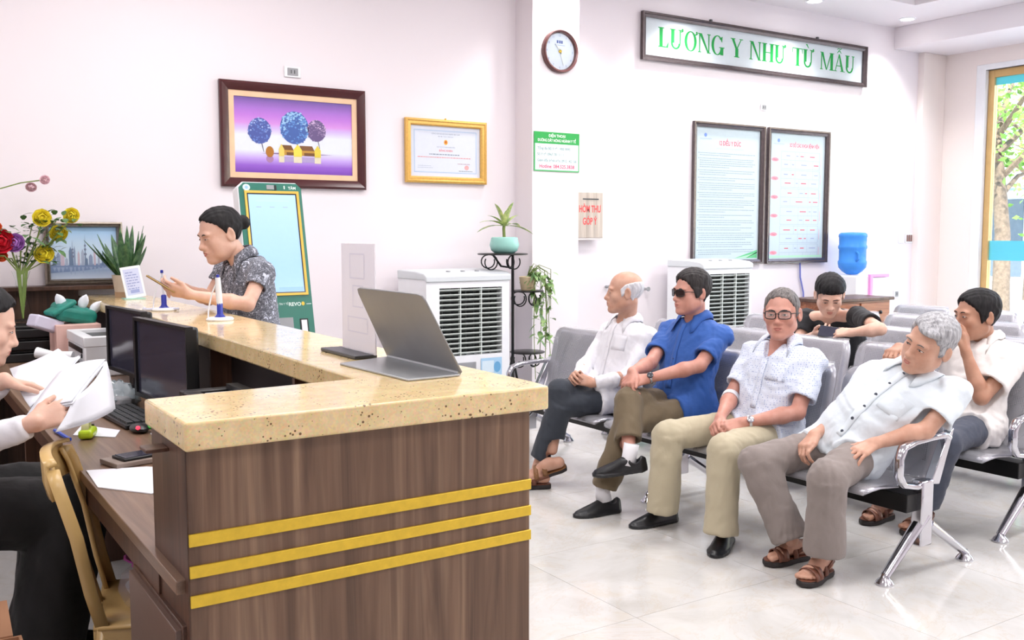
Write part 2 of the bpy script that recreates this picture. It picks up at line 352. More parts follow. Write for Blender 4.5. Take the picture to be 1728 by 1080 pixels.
# outside
struct('ground', MB().bb((XW + .2, -12, -.3), (40, 30, -.12)), mat('sunlit_concrete', C(206, 202, 196), .8, bump=.1))
M_leaf_out = NT('street_leaf'); M_leaf_out.bsdf(Roughness=.5); _v = M_leaf_out.coord(); M_leaf_out.l(M_leaf_out.ramp(M_leaf_out.noise(_v, 1.5, 3), ((.3, C(70, 120, 40)), (.5, C(128, 172, 72)), (.7, C(176, 206, 110)))), M_leaf_out.b.inputs['Base Color']); M_leaf_out = M_leaf_out.m
M_bark = mat('bark', C(120, 104, 88), .9, var=.25, nscale=20, bump=.6, bscale=30)
def street_tree(x, y, h, seed, label, lean=.0):
    rnd = random.Random(seed); t = thing('street_tree', label, 'tree', (x, y, -.12))
    mb = MB(); top = V((x + lean, y + lean, h)); mb.tube([(x, y, -.12), (x + lean * .3, y + lean * .2, h * .35), (x + lean * .8, y + lean * .7, h * .7), top], [.16, .13, .1, .05], 10)
    tips = []
    for k in range(9):
        a = k * 2.4; b = V((x + lean * .7, y + lean * .6, h * (.5 + .04 * k))); e = b + V((math.cos(a) * 1.3, math.sin(a) * 1.3, .6 + .2 * (k % 3))); mb.tube([b, (b + e) / 2 + V((0, 0, .15)), e], [.06, .04, .015], 6); tips.append(e)
    obj('trunk', mb, M_bark, t)
    mb = MB()
    for e in tips + [top]:
        for q in range(170):
            p = e + V((rnd.gauss(0, .55), rnd.gauss(0, .55), rnd.gauss(0, .5))); r = rnd.uniform(.05, .1)
            M = Euler((rnd.uniform(0, 6), rnd.uniform(0, 6), rnd.uniform(0, 6))).to_matrix()
            mb.add([p + M @ V(c) * r for c in ((0, -1, 0), (.5, 0, .15), (0, 1, 0), (-.5, 0, .15))], [(0, 1, 2), (0, 2, 3)])
    o = obj('foliage', mb, M_leaf_out, t); o['kind'] = 'stuff'
street_tree(16.5, 9.6, 4.2, 1, 'street tree with a forked trunk outside the window, nearer the glass', .8)
street_tree(23.4, 12.9, 5.0, 2, 'bushy green street tree farther off across the road outside', -.3)
bld = thing('street_building', 'pale shophouse across the road outside the window', 'building', (33, 18, -.12))
obj('wall', MB().bb((31, 8, -.12), (35, 30, 5.4)), mat('pale_render', C(214, 212, 216), .8), bld)
obj('roof', MB().bb((30.4, 7.6, 5.4), (35.4, 30.4, 5.7)), mat('roof_slab', C(150, 150, 158), .8), bld)
for k in range(5): obj('shopfront', MB().bb((30.96, 9.2 + k * 4.1, .1), (31.02, 12.2 + k * 4.1, 2.6)), mat('shaded_glass', C(96, 110, 124), .2), bld)
obj('awning', MB().bb((29.6, 8.5, 2.9), (31, 29.5, 3.05)), mat('awning_sheet', C(150, 186, 214), .6), bld)
# ================================================================ reception counter
CZ = 1.10
ct = thing('reception_counter', 'L-shaped walnut reception counter with cream quartz top and three gold strips', 'counter', (1.0, 3.0, 0))
L = [(.503, 1.98), (1.402, 1.98), (1.412, 2.06), (1.412, YW - .01), (1.05, YW - .01), (1.05, 2.365), (.503, 2.33)]
obj('quartz_top', MB().prism(L, (0, 0, CZ - .06), (1, 0, 0), (0, 1, 0), (0, 0, .06)), M_quartz, ct, bevel=.006, bseg=3)
obj('front_panel', MB().bb((.51, 2.006, .06), (1.361, 2.03, CZ - .061)), M_wood, ct, bevel=.002)
obj('plinth', MB().bb((.53, 2.04, 0), (1.33, 2.3, .06)).bb((1.33, 2.04, 0), (1.36, YW - .02, .06)), M_black, ct)
obj('end_panel', MB().bb((.51, 2.03, .06), (.535, 2.30, CZ - .061)), M_wood_edge, ct, bevel=.002)
obj('edge_band', MB().bb((.5085, 2.004, .06), (.5105, 2.029, CZ - .061)), M_wood_edge, ct)
obj('inner_panel', MB().bb((.535, 2.28, .72), (1.06, 2.30, CZ - .061)), M_wood_edge, ct)
obj('outer_panel', MB().bb((1.34, 2.03, .06), (1.361, YW - .015, CZ - .061)), M_wood, ct)
obj('inner_panel', MB().bb((1.14, 2.30, .0), (1.16, YW - .015, CZ - .061)), mat('dark_inner_board', C(48, 42, 44), .5), ct)
for y in (2.85, 3.75, 5.0): obj('divider', MB().bb((1.06, y, .76), (1.14, y + .02, CZ - .061)), M_wood_edge, ct)
for z in (.834, .744, .708 - .0): pass
for (z0, z1) in ((.836, .863), (.769, .795), (.706, .732)):
    obj('gold_strip', MB().bb((.511, 2.0, z0), (1.3625, 2.0065, z1)), M_gold, ct, bevel=.0015)
mb = MB().bb((.462, 2.14, 1.012), (.51, 2.20, 1.02)); obj('hook', mb, M_wood_edge, ct, bevel=.002)
# the work desk behind it
dk = thing('work_desk', 'long brown work desk behind the counter with a side cabinet', 'desk', (.8, 4, 0))
obj('desk_top', MB().bb((.49, 2.031, .73), (1.14, YW - .02, .76)), M_desk, dk, bevel=.002)
obj('apron', MB().bb((.505, 2.25, .655), (.52, 6.3, .73)), M_wood_edge, dk)
dr = obj('side_cabinet', MB().bb((.50, 2.031, .04), (1.1, 2.5, .66)), M_wood_edge, dk, bevel=.002)
obj('door', MB().bb((.488, 2.04, .06), (.502, 2.49, .65)), mat('cabinet_front', C(104, 82, 72), .4), dk, bevel=.002)
obj('leg', MB().bb((.5, 4.6, 0), (1.1, 4.64, .73)), M_wood_edge, dk)
obj('leg', MB().bb((.5, 6.3, 0), (1.1, 6.34, .73)), M_wood_edge, dk)
# credenza with wooden back along the back wall
cr = thing('back_cabinet', 'brown wooden cabinet with raised back board along the wall behind the desk', 'cabinet', (.0, 6.4, 0))
obj('back_board', MB().bb((-1.6, YW - .05, .0), (1.045, YW - .005, 1.14)), M_wood_edge, cr)
obj('ledge', MB().bb((-1.6, YW - .17, 1.14), (1.36, YW - .005, 1.165)), M_wood_edge, cr, bevel=.003)
obj('body', MB().bb((-1.6, 6.0, 0), (.48, YW - .05, .76)), M_wood_edge, cr, bevel=.003)
# ================================================================ things on the walls
UX, UZ, NY = (1, 0, 0), (0, 0, 1), (0, -1, 0)
TX = C(126, 142, 158)
# ---- big painting
def painting():
    x0, x1, z0, z1 = 1.961, 3.015, 1.80, 2.508; fw = .062
    t = thing('painting', 'framed purple painting of round blue trees over golden houses', 'painting', ((x0 + x1) / 2, YW, z0))
    o = V((x0 + fw, YW - .008, z0 + fw)); w = x1 - x0 - 2 * fw; h = z1 - z0 - 2 * fw
    obj('frame', frame_bars(o, UX, UZ, NY, w, h, fw, .035, [(0, 0), (0, .7), (.25, 1), (.6, .8), (1, .45), (1, 0)]), mat('dark_cherry_frame', C(74, 32, 34), .22), t, smooth=20)
    m = .038; obj('mat_board', frame_bars(o + V((m, 0, m)), UX, UZ, NY, w - 2 * m, h - 2 * m, m, .012, [(0, .2), (0, .9), (1, .8), (1, 0)]), mat('peach_mat', C(232, 196, 160), .6), t)
    obj('back_board', MB().bb((x0 + .01, YW - .008, z0 + .01), (x1 - .01, YW - .001, z1 - .01)), M_black, t)
    p = Print(o + V((m, -.004, m)), UX, UZ, NY); W = w - 2 * m; H = h - 2 * m; rnd = random.Random(4)
    Pu, Li, Wh, La = C(128, 84, 180), C(212, 150, 226), C(226, 232, 246), C(168, 118, 208)
    p.grad(0, 0, W, H, ((0, C(120, 72, 178)), (.10, C(150, 100, 206)), (.2, C(196, 168, 236)), (.30, Wh), (.50, Wh), (.60, C(208, 182, 236)), (.66, Li), (.76, C(192, 128, 220)), (.86, La), (1, C(112, 92, 160))), 1, 6)
    def tree(cx, cy, r, pal, n):
        p.ell(cx, cy, r, r * 1.08, pal[0], 3, 26)
        for k in range(n):
            a = rnd.uniform(0, 6.3); q = r * math.sqrt(rnd.random()); x, y = cx + q * math.cos(a), cy + q * math.sin(a) * 1.08
            f = (y - cy) / r * .5 + rnd.uniform(-.5, .5) + (q / r - .6) * .6
            c = pal[2] if f > .35 else (pal[1] if f > -.1 else pal[0])
            p.ell(x, y, r * rnd.uniform(.05, .1), r * rnd.uniform(.04, .08), c, 4 + (k % 3), 6)
        p.poly([(cx + r * .1, cy - r), (cx + r * .3, cy - r * 1.75), (cx + r * .36, cy - r * 1.75), (cx + r * .2, cy - r)], C(110, 110, 130), 2)
    tree(W * .765 - W * .08, H * .60, W * .082, (C(112, 96, 140), C(148, 128, 170), C(206, 180, 216)), 150)
    tree(W * .497, H * .625, W * .122, (C(80, 108, 176), C(104, 150, 214), C(160, 202, 240)), 240)
    tree(W * .205, H * .56, W * .095, (C(86, 100, 170), C(108, 136, 206), C(170, 190, 236)), 170)
    p.poly([(W * .21, H * .262), (W * .5, H * .29), (W * .83, H * .275), (W * .5, H * .25)], C(140, 120, 160), 2)
    Y, Br, Go = C(232, 208, 110), C(120, 84, 52), C(196, 150, 70)
    p.ell(W * .285, H * .285, W * .034, H * .075, C(176, 118, 52), 5, 14); p.ell(W * .285, H * .19, W * .03, H * .05, C(170, 130, 170), 3, 14)
    for (a, b, c) in ((.36, .405, Y), (.485, .555, C(240, 220, 90)), (.665, .72, C(226, 206, 84))):
        p.poly([(W * a, H * .235), (W * b, H * .235), (W * b, H * .33), (W * (a + b) / 2, H * .40), (W * a, H * .33)], c, 6); p.poly([(W * a, H * .235), (W * b, H * .235), (W * b, H * .15), (W * a, H * .15)], C(224, 216, 190), 3)
    for (a, b, c) in ((.405, .485, Br), (.555, .665, C(130, 92, 62))):
        p.poly([(W * a, H * .25), (W * b, H * .25), (W * b, H * .32), (W * a, H * .32)], Go, 5); p.poly([(W * a, H * .32), (W * b, H * .32), (W * (b - .02), H * .385), (W * (a - .02), H * .385)], c, 5)
        p.poly([(W * (a + .02), H * .25), (W * b, H * .25), (W * b, H * .29), (W * (a + .02), H * .29)], Br, 6); p.poly([(W * a, H * .23), (W * b, H * .23), (W * b, H * .16), (W * a, H * .16)], C(176, 160, 206), 3)
    p.build('canvas', t)
painting()
# ---- gold framed certificate
def certificate():
    x0, x1, z0, z1 = 3.339, 4.046, 1.867, 2.346; fw = .05
    t = thing('certificate', 'gold-framed certificate with small emblem hanging beside the column', 'certificate', (3.69, YW, z0))
    o = V((x0 + fw, YW - .008, z0 + fw)); w = x1 - x0 - 2 * fw; h = z1 - z0 - 2 * fw
    obj('frame', frame_bars(o, UX, UZ, NY, w, h, fw, .03, [(0, 0), (0, .8), (.3, 1), (.45, .75), (.8, .8), (1, .4), (1, 0)]), mat('gilt_frame', C(222, 176, 92), .3, .35, .1, 60), t, smooth=20)
    p = Print(o, UX, UZ, NY); p.rect(0, 0, w, h, C(214, 220, 234)); p.frame(.03, .03, w - .03, h - .03, .0035, C(150, 184, 222), 2); p.frame(.037, .037, w - .037, h - .037, .0015, C(180, 205, 232), 2)
    c = w / 2; p.text('CỘNG HÒA XÃ HỘI CHỦ NGHĨA VIỆT NAM', c, h - .06, .009, TX); p.text('Độc lập - Tự do - Hạnh phúc', c, h - .078, .008, TX)
    p.ell(c, h - .118, .017, .019, C(222, 168, 62), 2); p.ell(c, h - .116, .008, .009, C(196, 90, 60), 3)
    p.text('CHỦ TỊCH ỦY BAN NHÂN DÂN', c, h - .158, .008, TX); p.text('BẰNG KHEN', c, h - .188, .015, C(226, 110, 110), bold=.01)
    rnd = random.Random(2); p.lines(.16, h - .214, w - .16, 1, .02, .007, TX, rnd); p.lines(.06, h - .236, w - .06, 1, .018, .006, C(222, 150, 150), rnd, minlen=.95); p.lines(.06, .078, .19, 2, .014, .004, C(180, 190, 205), rnd); p.lines(w - .2, .1, w - .06, 1, .012, .005, C(190, 160, 170), rnd)
    p.ell(w - .12, .075, .02, .018, C(236, 170, 170), 3); p.lines(w - .19, .045, w - .06, 1, .012, .005, TX, rnd); p.build('paper', t)
    obj('nail', MB().ball((3.69, YW - .01, z1 + .006), .008, 8), M_gold, t)
certificate()
# ---- sockets and switches
def plate(name, x, z, w, h, label, cat, kind, group=None):
    t = thing(name, label, cat, (x, YW, z)); obj('plate', MB().bb((x - w / 2, YW - .012, z - h / 2), (x + w / 2, YW - .001, z + h / 2)), M_white, t, bevel=.004)
    if kind == 'socket':
        mb = MB().bb((x - w * .32, YW - .015, z - h * .34), (x + w * .32, YW - .011, z + h * .34)); obj('insert', mb, M_grey, t, bevel=.002)
        mb = MB()
        for dx in (-.012, .012): mb.bb((x + dx - .003, YW - .0165, z - .012), (x + dx + .003, YW - .0145, z + .012))
        obj('slot', mb, M_dkgrey, t)
    elif kind == 'switch':
        for k in (-1, 0, 1): obj('rocker', MB().bb((x + k * w * .29 - w * .09, YW - .02, z - h * .34), (x + k * w * .29 + w * .09, YW - .011, z + h * .34)), mat('brown_rocker', C(128, 92, 84), .35), t, bevel=.003)
    return t
plate('wall_socket', 2.481, 2.60, .12, .075, 'white wall socket above the purple painting', 'socket', 'socket')
plate('wall_socket', 7.168, 2.687, .085, .065, 'white wall socket between the green banner and the two posters', 'socket', 'socket')
plate('wall_socket', 9.30, .83, .085, .085, 'small wall socket low on the white wall right of the water dispenser', 'socket', 'socket')
plate('light_switch', 9.485, 1.436, .12, .105, 'wall switch with three brown rockers near the corner', 'switch', 'switch')
plate('blank_plate', 9.355, 1.436, .09, .11, 'blank white cover plate left of the brown rocker switch', 'plate', 'none')
for (x, z) in ((5.27, 1.028), (5.70, .997)):
    tag(obj('wall_peg', MB().lathe([(.012, 0), (.012, .05), (.02, .055), (.02, .065)], (x, YW - .001, z), 10, (0, -1, 0)), M_grey), 'small grey wall peg %s the bald man' % ('left of' if x < 5.5 else 'right of'), 'peg')
# ---- clock on the column
YC = YW - .24
def clock():
    cx, cz, r = 4.587, 2.912, .168; t = thing('wall_clock', 'round wall clock with brown rim on the column', 'clock', (cx, YC, cz))
    obj('rim', MB().lathe([(r - .028, .012), (r - .022, .035), (r - .008, .042), (r, .03), (r, .002), (r - .028, .002)], (cx, YC, cz), 48, (0, -1, 0), cap=False), mat('mahogany_rim', C(96, 58, 58), .25), t)
    p = Print((cx, YC - .012, cz), UX, UZ, NY); p.ell(0, 0, r - .02, r - .02, C(226, 232, 248), 1, 40); bl = C(150, 166, 206)
    for k in range(12):
        a = PI / 2 - k * PI / 6; p.text(str(k or 12), (r - .045) * math.cos(a), (r - .045) * math.sin(a) - .008, .018, bl, 2, bold=.01)
    for k in range(60):
        a = k * PI / 30; p.ell((r - .026) * math.cos(a), (r - .026) * math.sin(a), .0018, .0018, bl, 2, 5)
    for dx in (-.022, .0, .02): p.rect(dx - .008, .062, dx + .008, .085, C(96, 112, 176), 2)
    p.rect(-.05, .046, .05, .051, C(176, 190, 222), 2); p.build('dial', t)
    for (a, l, w) in ((128, .075, .009), (286, .11, .006)):
        d = V((math.cos(R(a)), 0, math.sin(R(a)))); n = V((-d.z, 0, d.x)); c = V((cx, YC - .019, cz)); mb = MB(); mb.add([c - n * w - d * .02, c + n * w - d * .02, c + d * l + n * .002, c + d * l - n * .002], [(0, 1, 2, 3)]); obj('hand', mb, M_white, t, solid=.002)
    obj('hub', MB().lathe([(.012, 0), (.012, .012), (.006, .016)], (cx, YC - .012, cz), 16, (0, -1, 0)), M_gold, t)
    obj('glass', MB().lathe([(r - .021, .03), (r - .0211, .032)], (cx, YC, cz), 40, (0, -1, 0)), M_glass, t)
clock()
# ---- hotline notice
def hotline():
    x0, x1, z0, z1 = 4.347, 4.787, 1.975, 2.282; t = thing('hotline_notice', 'green and white hotline notice on the column under the clock', 'notice', (4.567, YC, z0)); w, h = x1 - x0, z1 - z0
    obj('board', MB().bb((x0, YC - .009, z0), (x1, YC - .001, z1)), mat('acrylic_green', C(86, 180, 110), .3), t)
    p = Print((x0, YC - .009, z0), UX, UZ, NY); p.rect(0, 0, w, h, C(92, 186, 116)); p.rect(.01, .01, w - .01, h * .70, C(228, 240, 248), 2); p.rect(.0, h * .705, w, h, C(58, 168, 86), 2)
    p.text('ĐIỆN THOẠI', w / 2, h * .875, .022, C(240, 250, 244), 3, width=.16, bold=.02); p.text('ĐƯỜNG DÂY NÓNG NGÀNH Y TẾ', w / 2, h * .755, .022, C(240, 250, 244), 3, width=.37, bold=.02)
    g = C(128, 160, 156)
    for (s, y, wd) in (('Tổng đài Bộ Y tế: 1900 9095', .55, .32), ('Sở Y tế: 0967 78 11 11', .40, .25), ('Giám đốc bệnh viện: 0912 142 156', .245, .38)): p.text(s, .03, h * y, .021, g, 3, 'l', width=wd, bold=.015)
    p.text('Hotline: 084.525.3838', w / 2, h * .085, .028, C(220, 70, 110), 3, width=.34, bold=.02); p.build('print', t)
hotline()
# ---- suggestion box
def sbox():
    x0, x1, z0, z1 = 4.80, 5.145, 1.43, 1.84; ya = YW - .12; t = thing('suggestion_box', 'wall-mounted suggestion box with red lettering beside the column', 'box', (5, YW, z0))
    obj('case', MB().bb((x0, ya, z0), (x1, YW - .001, z1)), mat('box_edge', C(230, 222, 220), .5), t, bevel=.004)
    obj('door', MB().bb((x0 + .015, ya - .006, z0 + .02), (x1 - .015, ya + .002, z1 - .015)), wood_mat('pale_ash', C(184, 170, 158), C(204, 192, 180), C(218, 208, 198)), t, bevel=.002)
    obj('slot', MB().bb((4.92, ya - .009, 1.765), (5.085, ya - .005, 1.775)), M_dkgrey, t)
    p = Print((4.995, ya - .0065, 1.60), UX, UZ, NY); r = C(232, 96, 96); p.text('HÒM THƯ', 0, .062, .058, r, 1, width=.225, bold=.03); p.text('GÓP Ý', 0, -.04, .058, r, 1, width=.15, bold=.03); p.build('lettering', t)
sbox()
# ---- long banner in serif capitals
def serif(p, txt, x, y, h, width, col, lay=3):
    K, T = .205, .058                                            # thick and thin strokes
    def stem(q, a, w, y0=0, y1=1, top=True, bot=True):
        q.append([(a, y0), (a + w, y0), (a + w, y1), (a, y1)])
        e = .075
        if bot: q.append([(a - e, y0), (a + w + e, y0), (a + w + e, y0 + T * .8), (a - e, y0 + T * .8)])
        if top: q.append([(a - e, y1 - T * .8), (a + w + e, y1 - T * .8), (a + w + e, y1), (a - e, y1)])
    def arc(q, cx, cy, rx, ry, a0, a1, kx, ky, n=22):
        for k in range(n):
            s0, s1 = R(a0 + (a1 - a0) * k / n), R(a0 + (a1 - a0) * (k + 1) / n)
            q.append([(cx + rx * math.cos(s0), cy + ry * math.sin(s0)), (cx + rx * math.cos(s1), cy + ry * math.sin(s1)), (cx + (rx - kx) * math.cos(s1), cy + (ry - ky) * math.sin(s1)), (cx + (rx - kx) * math.cos(s0), cy + (ry - ky) * math.sin(s0))])
    def horn(q, a, b): q.append([(a - .05, b), (a + .03, b - .03), (a + .15, b + .04), (a + .13, b + .17), (a + .04, b + .17), (a + .02, b + .1), (a + .07, b + .08)])
    def glyph(c):
        q = []
        if c == 'L': stem(q, .1, K); q.append([(.25, 0), (.64, 0), (.66, .27), (.62, .27), (.52, T), (.25, T)]); return q, .72
        if c in 'UƯỪ':
            stem(q, .09, K, .3, 1, bot=False); stem(q, .62, T * 1.3, .3, 1, bot=False); arc(q, .385, .3, .295, .32, 180, 360, .12, .09)
            if c != 'U': horn(q, .72, .9)
            if c == 'Ừ': q.append([(.2, 1.3), (.34, 1.3), (.46, 1.08), (.41, 1.08)])
            return q, .80 + (.1 if c != 'U' else 0)
        if c in 'OƠ':
            arc(q, .42, .5, .39, .52, 0, 360, .17, .05, 36)
            if c == 'Ơ': horn(q, .72, .86)
            return q, .86
        if c == 'N': stem(q, .1, T * 1.3); stem(q, .70, T * 1.3); q.append([(.1, 1), (.28, 1), (.76, 0), (.66, 0)]); return q, .88
        if c == 'G':
            arc(q, .42, .5, .39, .52, 40, 330, .17, .05, 30); stem(q, .62, K, .0, .42, bot=False); q.append([(.70, .68), (.74, .68), (.76, .98), (.72, .98), (.60, .86)]); return q, .88
        if c == 'Y': stem(q, .33, K, 0, .48, top=False); q += [[(.05, 1), (.23, 1), (.47, .46), (.35, .42)], [(.70, 1), (.76, 1), (.47, .44), (.40, .46)], [(0, .96), (.32, .96), (.32, 1), (0, 1)], [(.60, .96), (.85, .96), (.85, 1), (.60, 1)]]; return q, .86
        if c == 'H': stem(q, .1, K); stem(q, .62, K); q.append([(.2, .48), (.7, .48), (.7, .53), (.2, .53)]); return q, .90
        if c == 'T': stem(q, .32, K, top=False); q += [[(.02, 1), (.78, 1), (.78, .955), (.02, .955)], [(.02, 1), (.07, .97), (.04, .72), (.0, .72)], [(.78, 1), (.73, .97), (.76, .72), (.80, .72)]]; return q, .80
        if c == 'M': stem(q, .1, T * 1.3); stem(q, .84, K); q += [[(.1, 1), (.27, 1), (.58, 0), (.50, 0)], [(.84, 1), (.93, 1), (.57, 0), (.51, 0)]]; return q, 1.1
        if c == 'Ẫ':
            q += [[(.10, 0), (.16, 0), (.45, .95), (.40, 1)], [(.37, 1), (.48, 1), (.82, 0), (.63, 0)], [(.2, .3), (.66, .3), (.65, .35), (.22, .35)], [(.0, 0), (.26, 0), (.26, .04), (0, .04)], [(.54, 0), (.92, 0), (.92, .04), (.54, .04)]]
            q += [[(.24, 1.06), (.30, 1.06), (.43, 1.18), (.56, 1.06), (.62, 1.06), (.47, 1.24), (.39, 1.24)], [(.26, 1.29), (.36, 1.36), (.5, 1.31), (.62, 1.38), (.62, 1.33), (.5, 1.26), (.36, 1.31), (.26, 1.24)]]; return q, .90
        return [], .42
    gl = [glyph(c) for c in txt]; tot = sum(w for _, w in gl); kx = width / tot; a = x
    for q, w in gl:
        for poly in q: p.poly([(a + px * kx, y + py * h) for px, py in poly], col, lay)
        a += w * kx
def banner():
    x0, x1, z0, z1 = 5.62, 8.64, 2.985, 3.395; fw = .045; t = thing('wall_banner', 'long framed white banner with green serif capitals above the posters', 'banner', (7.1, YW, z0))
    o = V((x0 + fw, YW - .012, z0 + fw)); w, h = x1 - x0 - 2 * fw, z1 - z0 - 2 * fw
    obj('frame', frame_bars(o, UX, UZ, NY, w, h, fw, .035, [(0, 0), (0, 1), (.35, .95), (.5, .7), (1, .5), (1, 0)]), mat('dark_silver_frame', C(88, 78, 80), .25, .55, .15, 30), t, smooth=20)
    obj('back_board', MB().bb((x0 + .01, YW - .012, z0 + .01), (x1 - .01, YW - .001, z1 - .01)), M_white, t)
    p = Print(o, UX, UZ, NY); p.rect(0, 0, w, h, C(206, 216, 222)); p.frame(.012, .012, w - .012, h - .012, .006, C(206, 214, 222), 2); serif(p, 'LƯƠNG Y NHƯ TỪ MẪU', .15, .085, .17, w - .27, C(36, 156, 74)); p.build('sheet', t, mat_print('glossy_print', .32))
    for x in (6.45, 7.9): obj('hanger', MB().bb((x - .012, YW - .02, z1 - .004), (x + .012, YW - .001, z1 + .025)), M_dkgrey, t)
banner()
# ---- two posters
def poster(x0, x1, label, kind):
    z0, z1 = 1.195, 2.50; fw = .045; t = thing('framed_poster', label, 'poster', ((x0 + x1) / 2, YW, z0)); o = V((x0 + fw, YW - .012, z0 + fw)); w, h = x1 - x0 - 2 * fw, z1 - z0 - 2 * fw
    obj('frame', frame_bars(o, UX, UZ, NY, w, h, fw, .035, [(0, 0), (0, 1), (.3, .95), (.5, .7), (1, .5), (1, 0)]), mat('dark_silver_frame'), t, smooth=20)
    obj('back_board', MB().bb((x0 + .01, YW - .012, z0 + .01), (x1 - .01, YW - .001, z1 - .01)), M_white, t)
    p = Print(o, UX, UZ, NY); rnd = random.Random(7); p.rect(0, 0, w, h, C(192, 208, 216)); p.ell(.12, h - .07, .018, .018, C(120, 150, 220), 2); p.rect(.05, h - .105, .20, h - .099, C(160, 180, 228), 2); p.rect(.07, h - .115, .18, h - .111, C(180, 196, 228), 2)
    rd = C(214, 60, 92)
    if kind == 1:
        p.text('12 ĐIỀU Y ĐỨC', w / 2 + .02, h - .155, .042, rd, 2, width=.28, bold=.02); p.lines(.26, h - .19, w - .22, 1, .02, .006, C(176, 192, 200), rnd)
        y = h - .235
        for para in (2, 5, 3, 2, 4, 3, 4, 2, 2, 3, 2, 4, 3, 3):
            for i in range(para):
                p.lines(.05 if i else .03, y, w - .06 - (rnd.uniform(.1, .4) if i == para - 1 else 0), 1, .02, .0065, C(146, 164, 176), rnd, minlen=.97); y -= .0195
            y -= .010
        p.poly([(w * .62, .012), (w - .01, .012), (w - .01, .09), (w * .85, .06)], C(96, 190, 130), 2); p.poly([(w * .62, .012), (w * .8, .012), (w - .01, .07), (w - .01, .06)], C(170, 224, 190), 3)
    else:
        p.text('SƠ ĐỒ CÁC KHOA BỆNH VIỆN', w * .62, h - .125, .036, rd, 2, width=.43, bold=.02); ln = C(150, 166, 190)
        y = h - .17
        for fl in range(6):
            hh = .168; p.ell(.075, y - hh * .5, .052, .019, C(236, 150, 166), 2); p.text('Tầng %d' % (6 - fl), .075, y - hh * .5 - .007, .014, C(214, 60, 90), 3)
            p.frame(.16, y - hh, w - .075, y, .0025, ln, 2); p.rect(.16, y - hh * .5, w - .075, y - hh * .5 + .0025, ln, 2)
            for row in (0, 1):
                xs = [.16] + sorted(rnd.sample([.30, .36, .42, .50, .56, .62], 3)) + [w - .075]
                for a, b in zip(xs, xs[1:]):
                    p.rect(b, y - hh * (row + 1) / 2, b + .002, y - hh * row / 2, ln, 2)
                    if b - a > .05:
                        c = rd if rnd.random() < .5 else C(150, 160, 196); k = min(b - a - .03, rnd.uniform(.05, .1)); p.rect((a + b) / 2 - k / 2, y - hh * (row + .5) / 2 - .004, (a + b) / 2 + k / 2, y - hh * (row + .5) / 2 + .004, c, 2)
            p.rect(w - .06, y - hh * .8, w - .055, y - hh * .2, C(216, 140, 160), 2); y -= hh + .0125
        p.rect(.01, .01, w - .01, .03, C(176, 226, 196), 2)
    p.build('sheet', t, mat_print('glossy_print', .32))
poster(6.243, 7.165, 'tall framed text poster with red title above the farther air cooler', 1)
poster(7.215, 8.10, 'tall framed floor-plan poster with red floor tabs beside the blue water bottle', 2)
tag(obj('cable', MB().tube([(7.72, YW - .02, 1.2), (7.73, YW - .02, 1.05), (7.78, YW - .02, .9), (7.8, YW - .02, .7)], .008, 6), mat('blue_cable', C(110, 120, 200), .4)), 'thin blue cable hanging below the floor-plan poster', 'cable')
# ---- downlights in the ceiling
def downlight(x, y, label):
    t = thing('ceiling_downlight', label, 'lamp', (x, y, ZC)); obj('trim_ring', MB().lathe([(.085, 0), (.085, -.008), (.066, -.012), (.062, 0)], (x, y, ZC - .001), 28, cap=False), M_white, t)
    obj('lens', MB().lathe([(.066, -.004), (.05, -.012), (.0, -.016)], (x, y, ZC - .001), 24, cap=False), M_lamp, t)
    d = bpy.data.lights.new('downlight_beam', 'SPOT'); d.energy = 60; d.spot_size = R(110); d.spot_blend = .8; d.shadow_soft_size = .06; d.color = (1, .97, .94); o = bpy.data.objects.new('downlight_beam', d); COL.objects.link(o); o.location = (0, 0, -.05); o.parent = t
for (x, y, l) in ((8.84, 6.25, 'round ceiling downlight nearest the window beam'), (7.44, 6.25, 'round ceiling downlight above the end of the green banner'), (6.05, 6.25, 'round ceiling downlight above the start of the green banner'), (4.6, 6.1, 'round ceiling downlight above the column clock')): downlight(x, y, l)
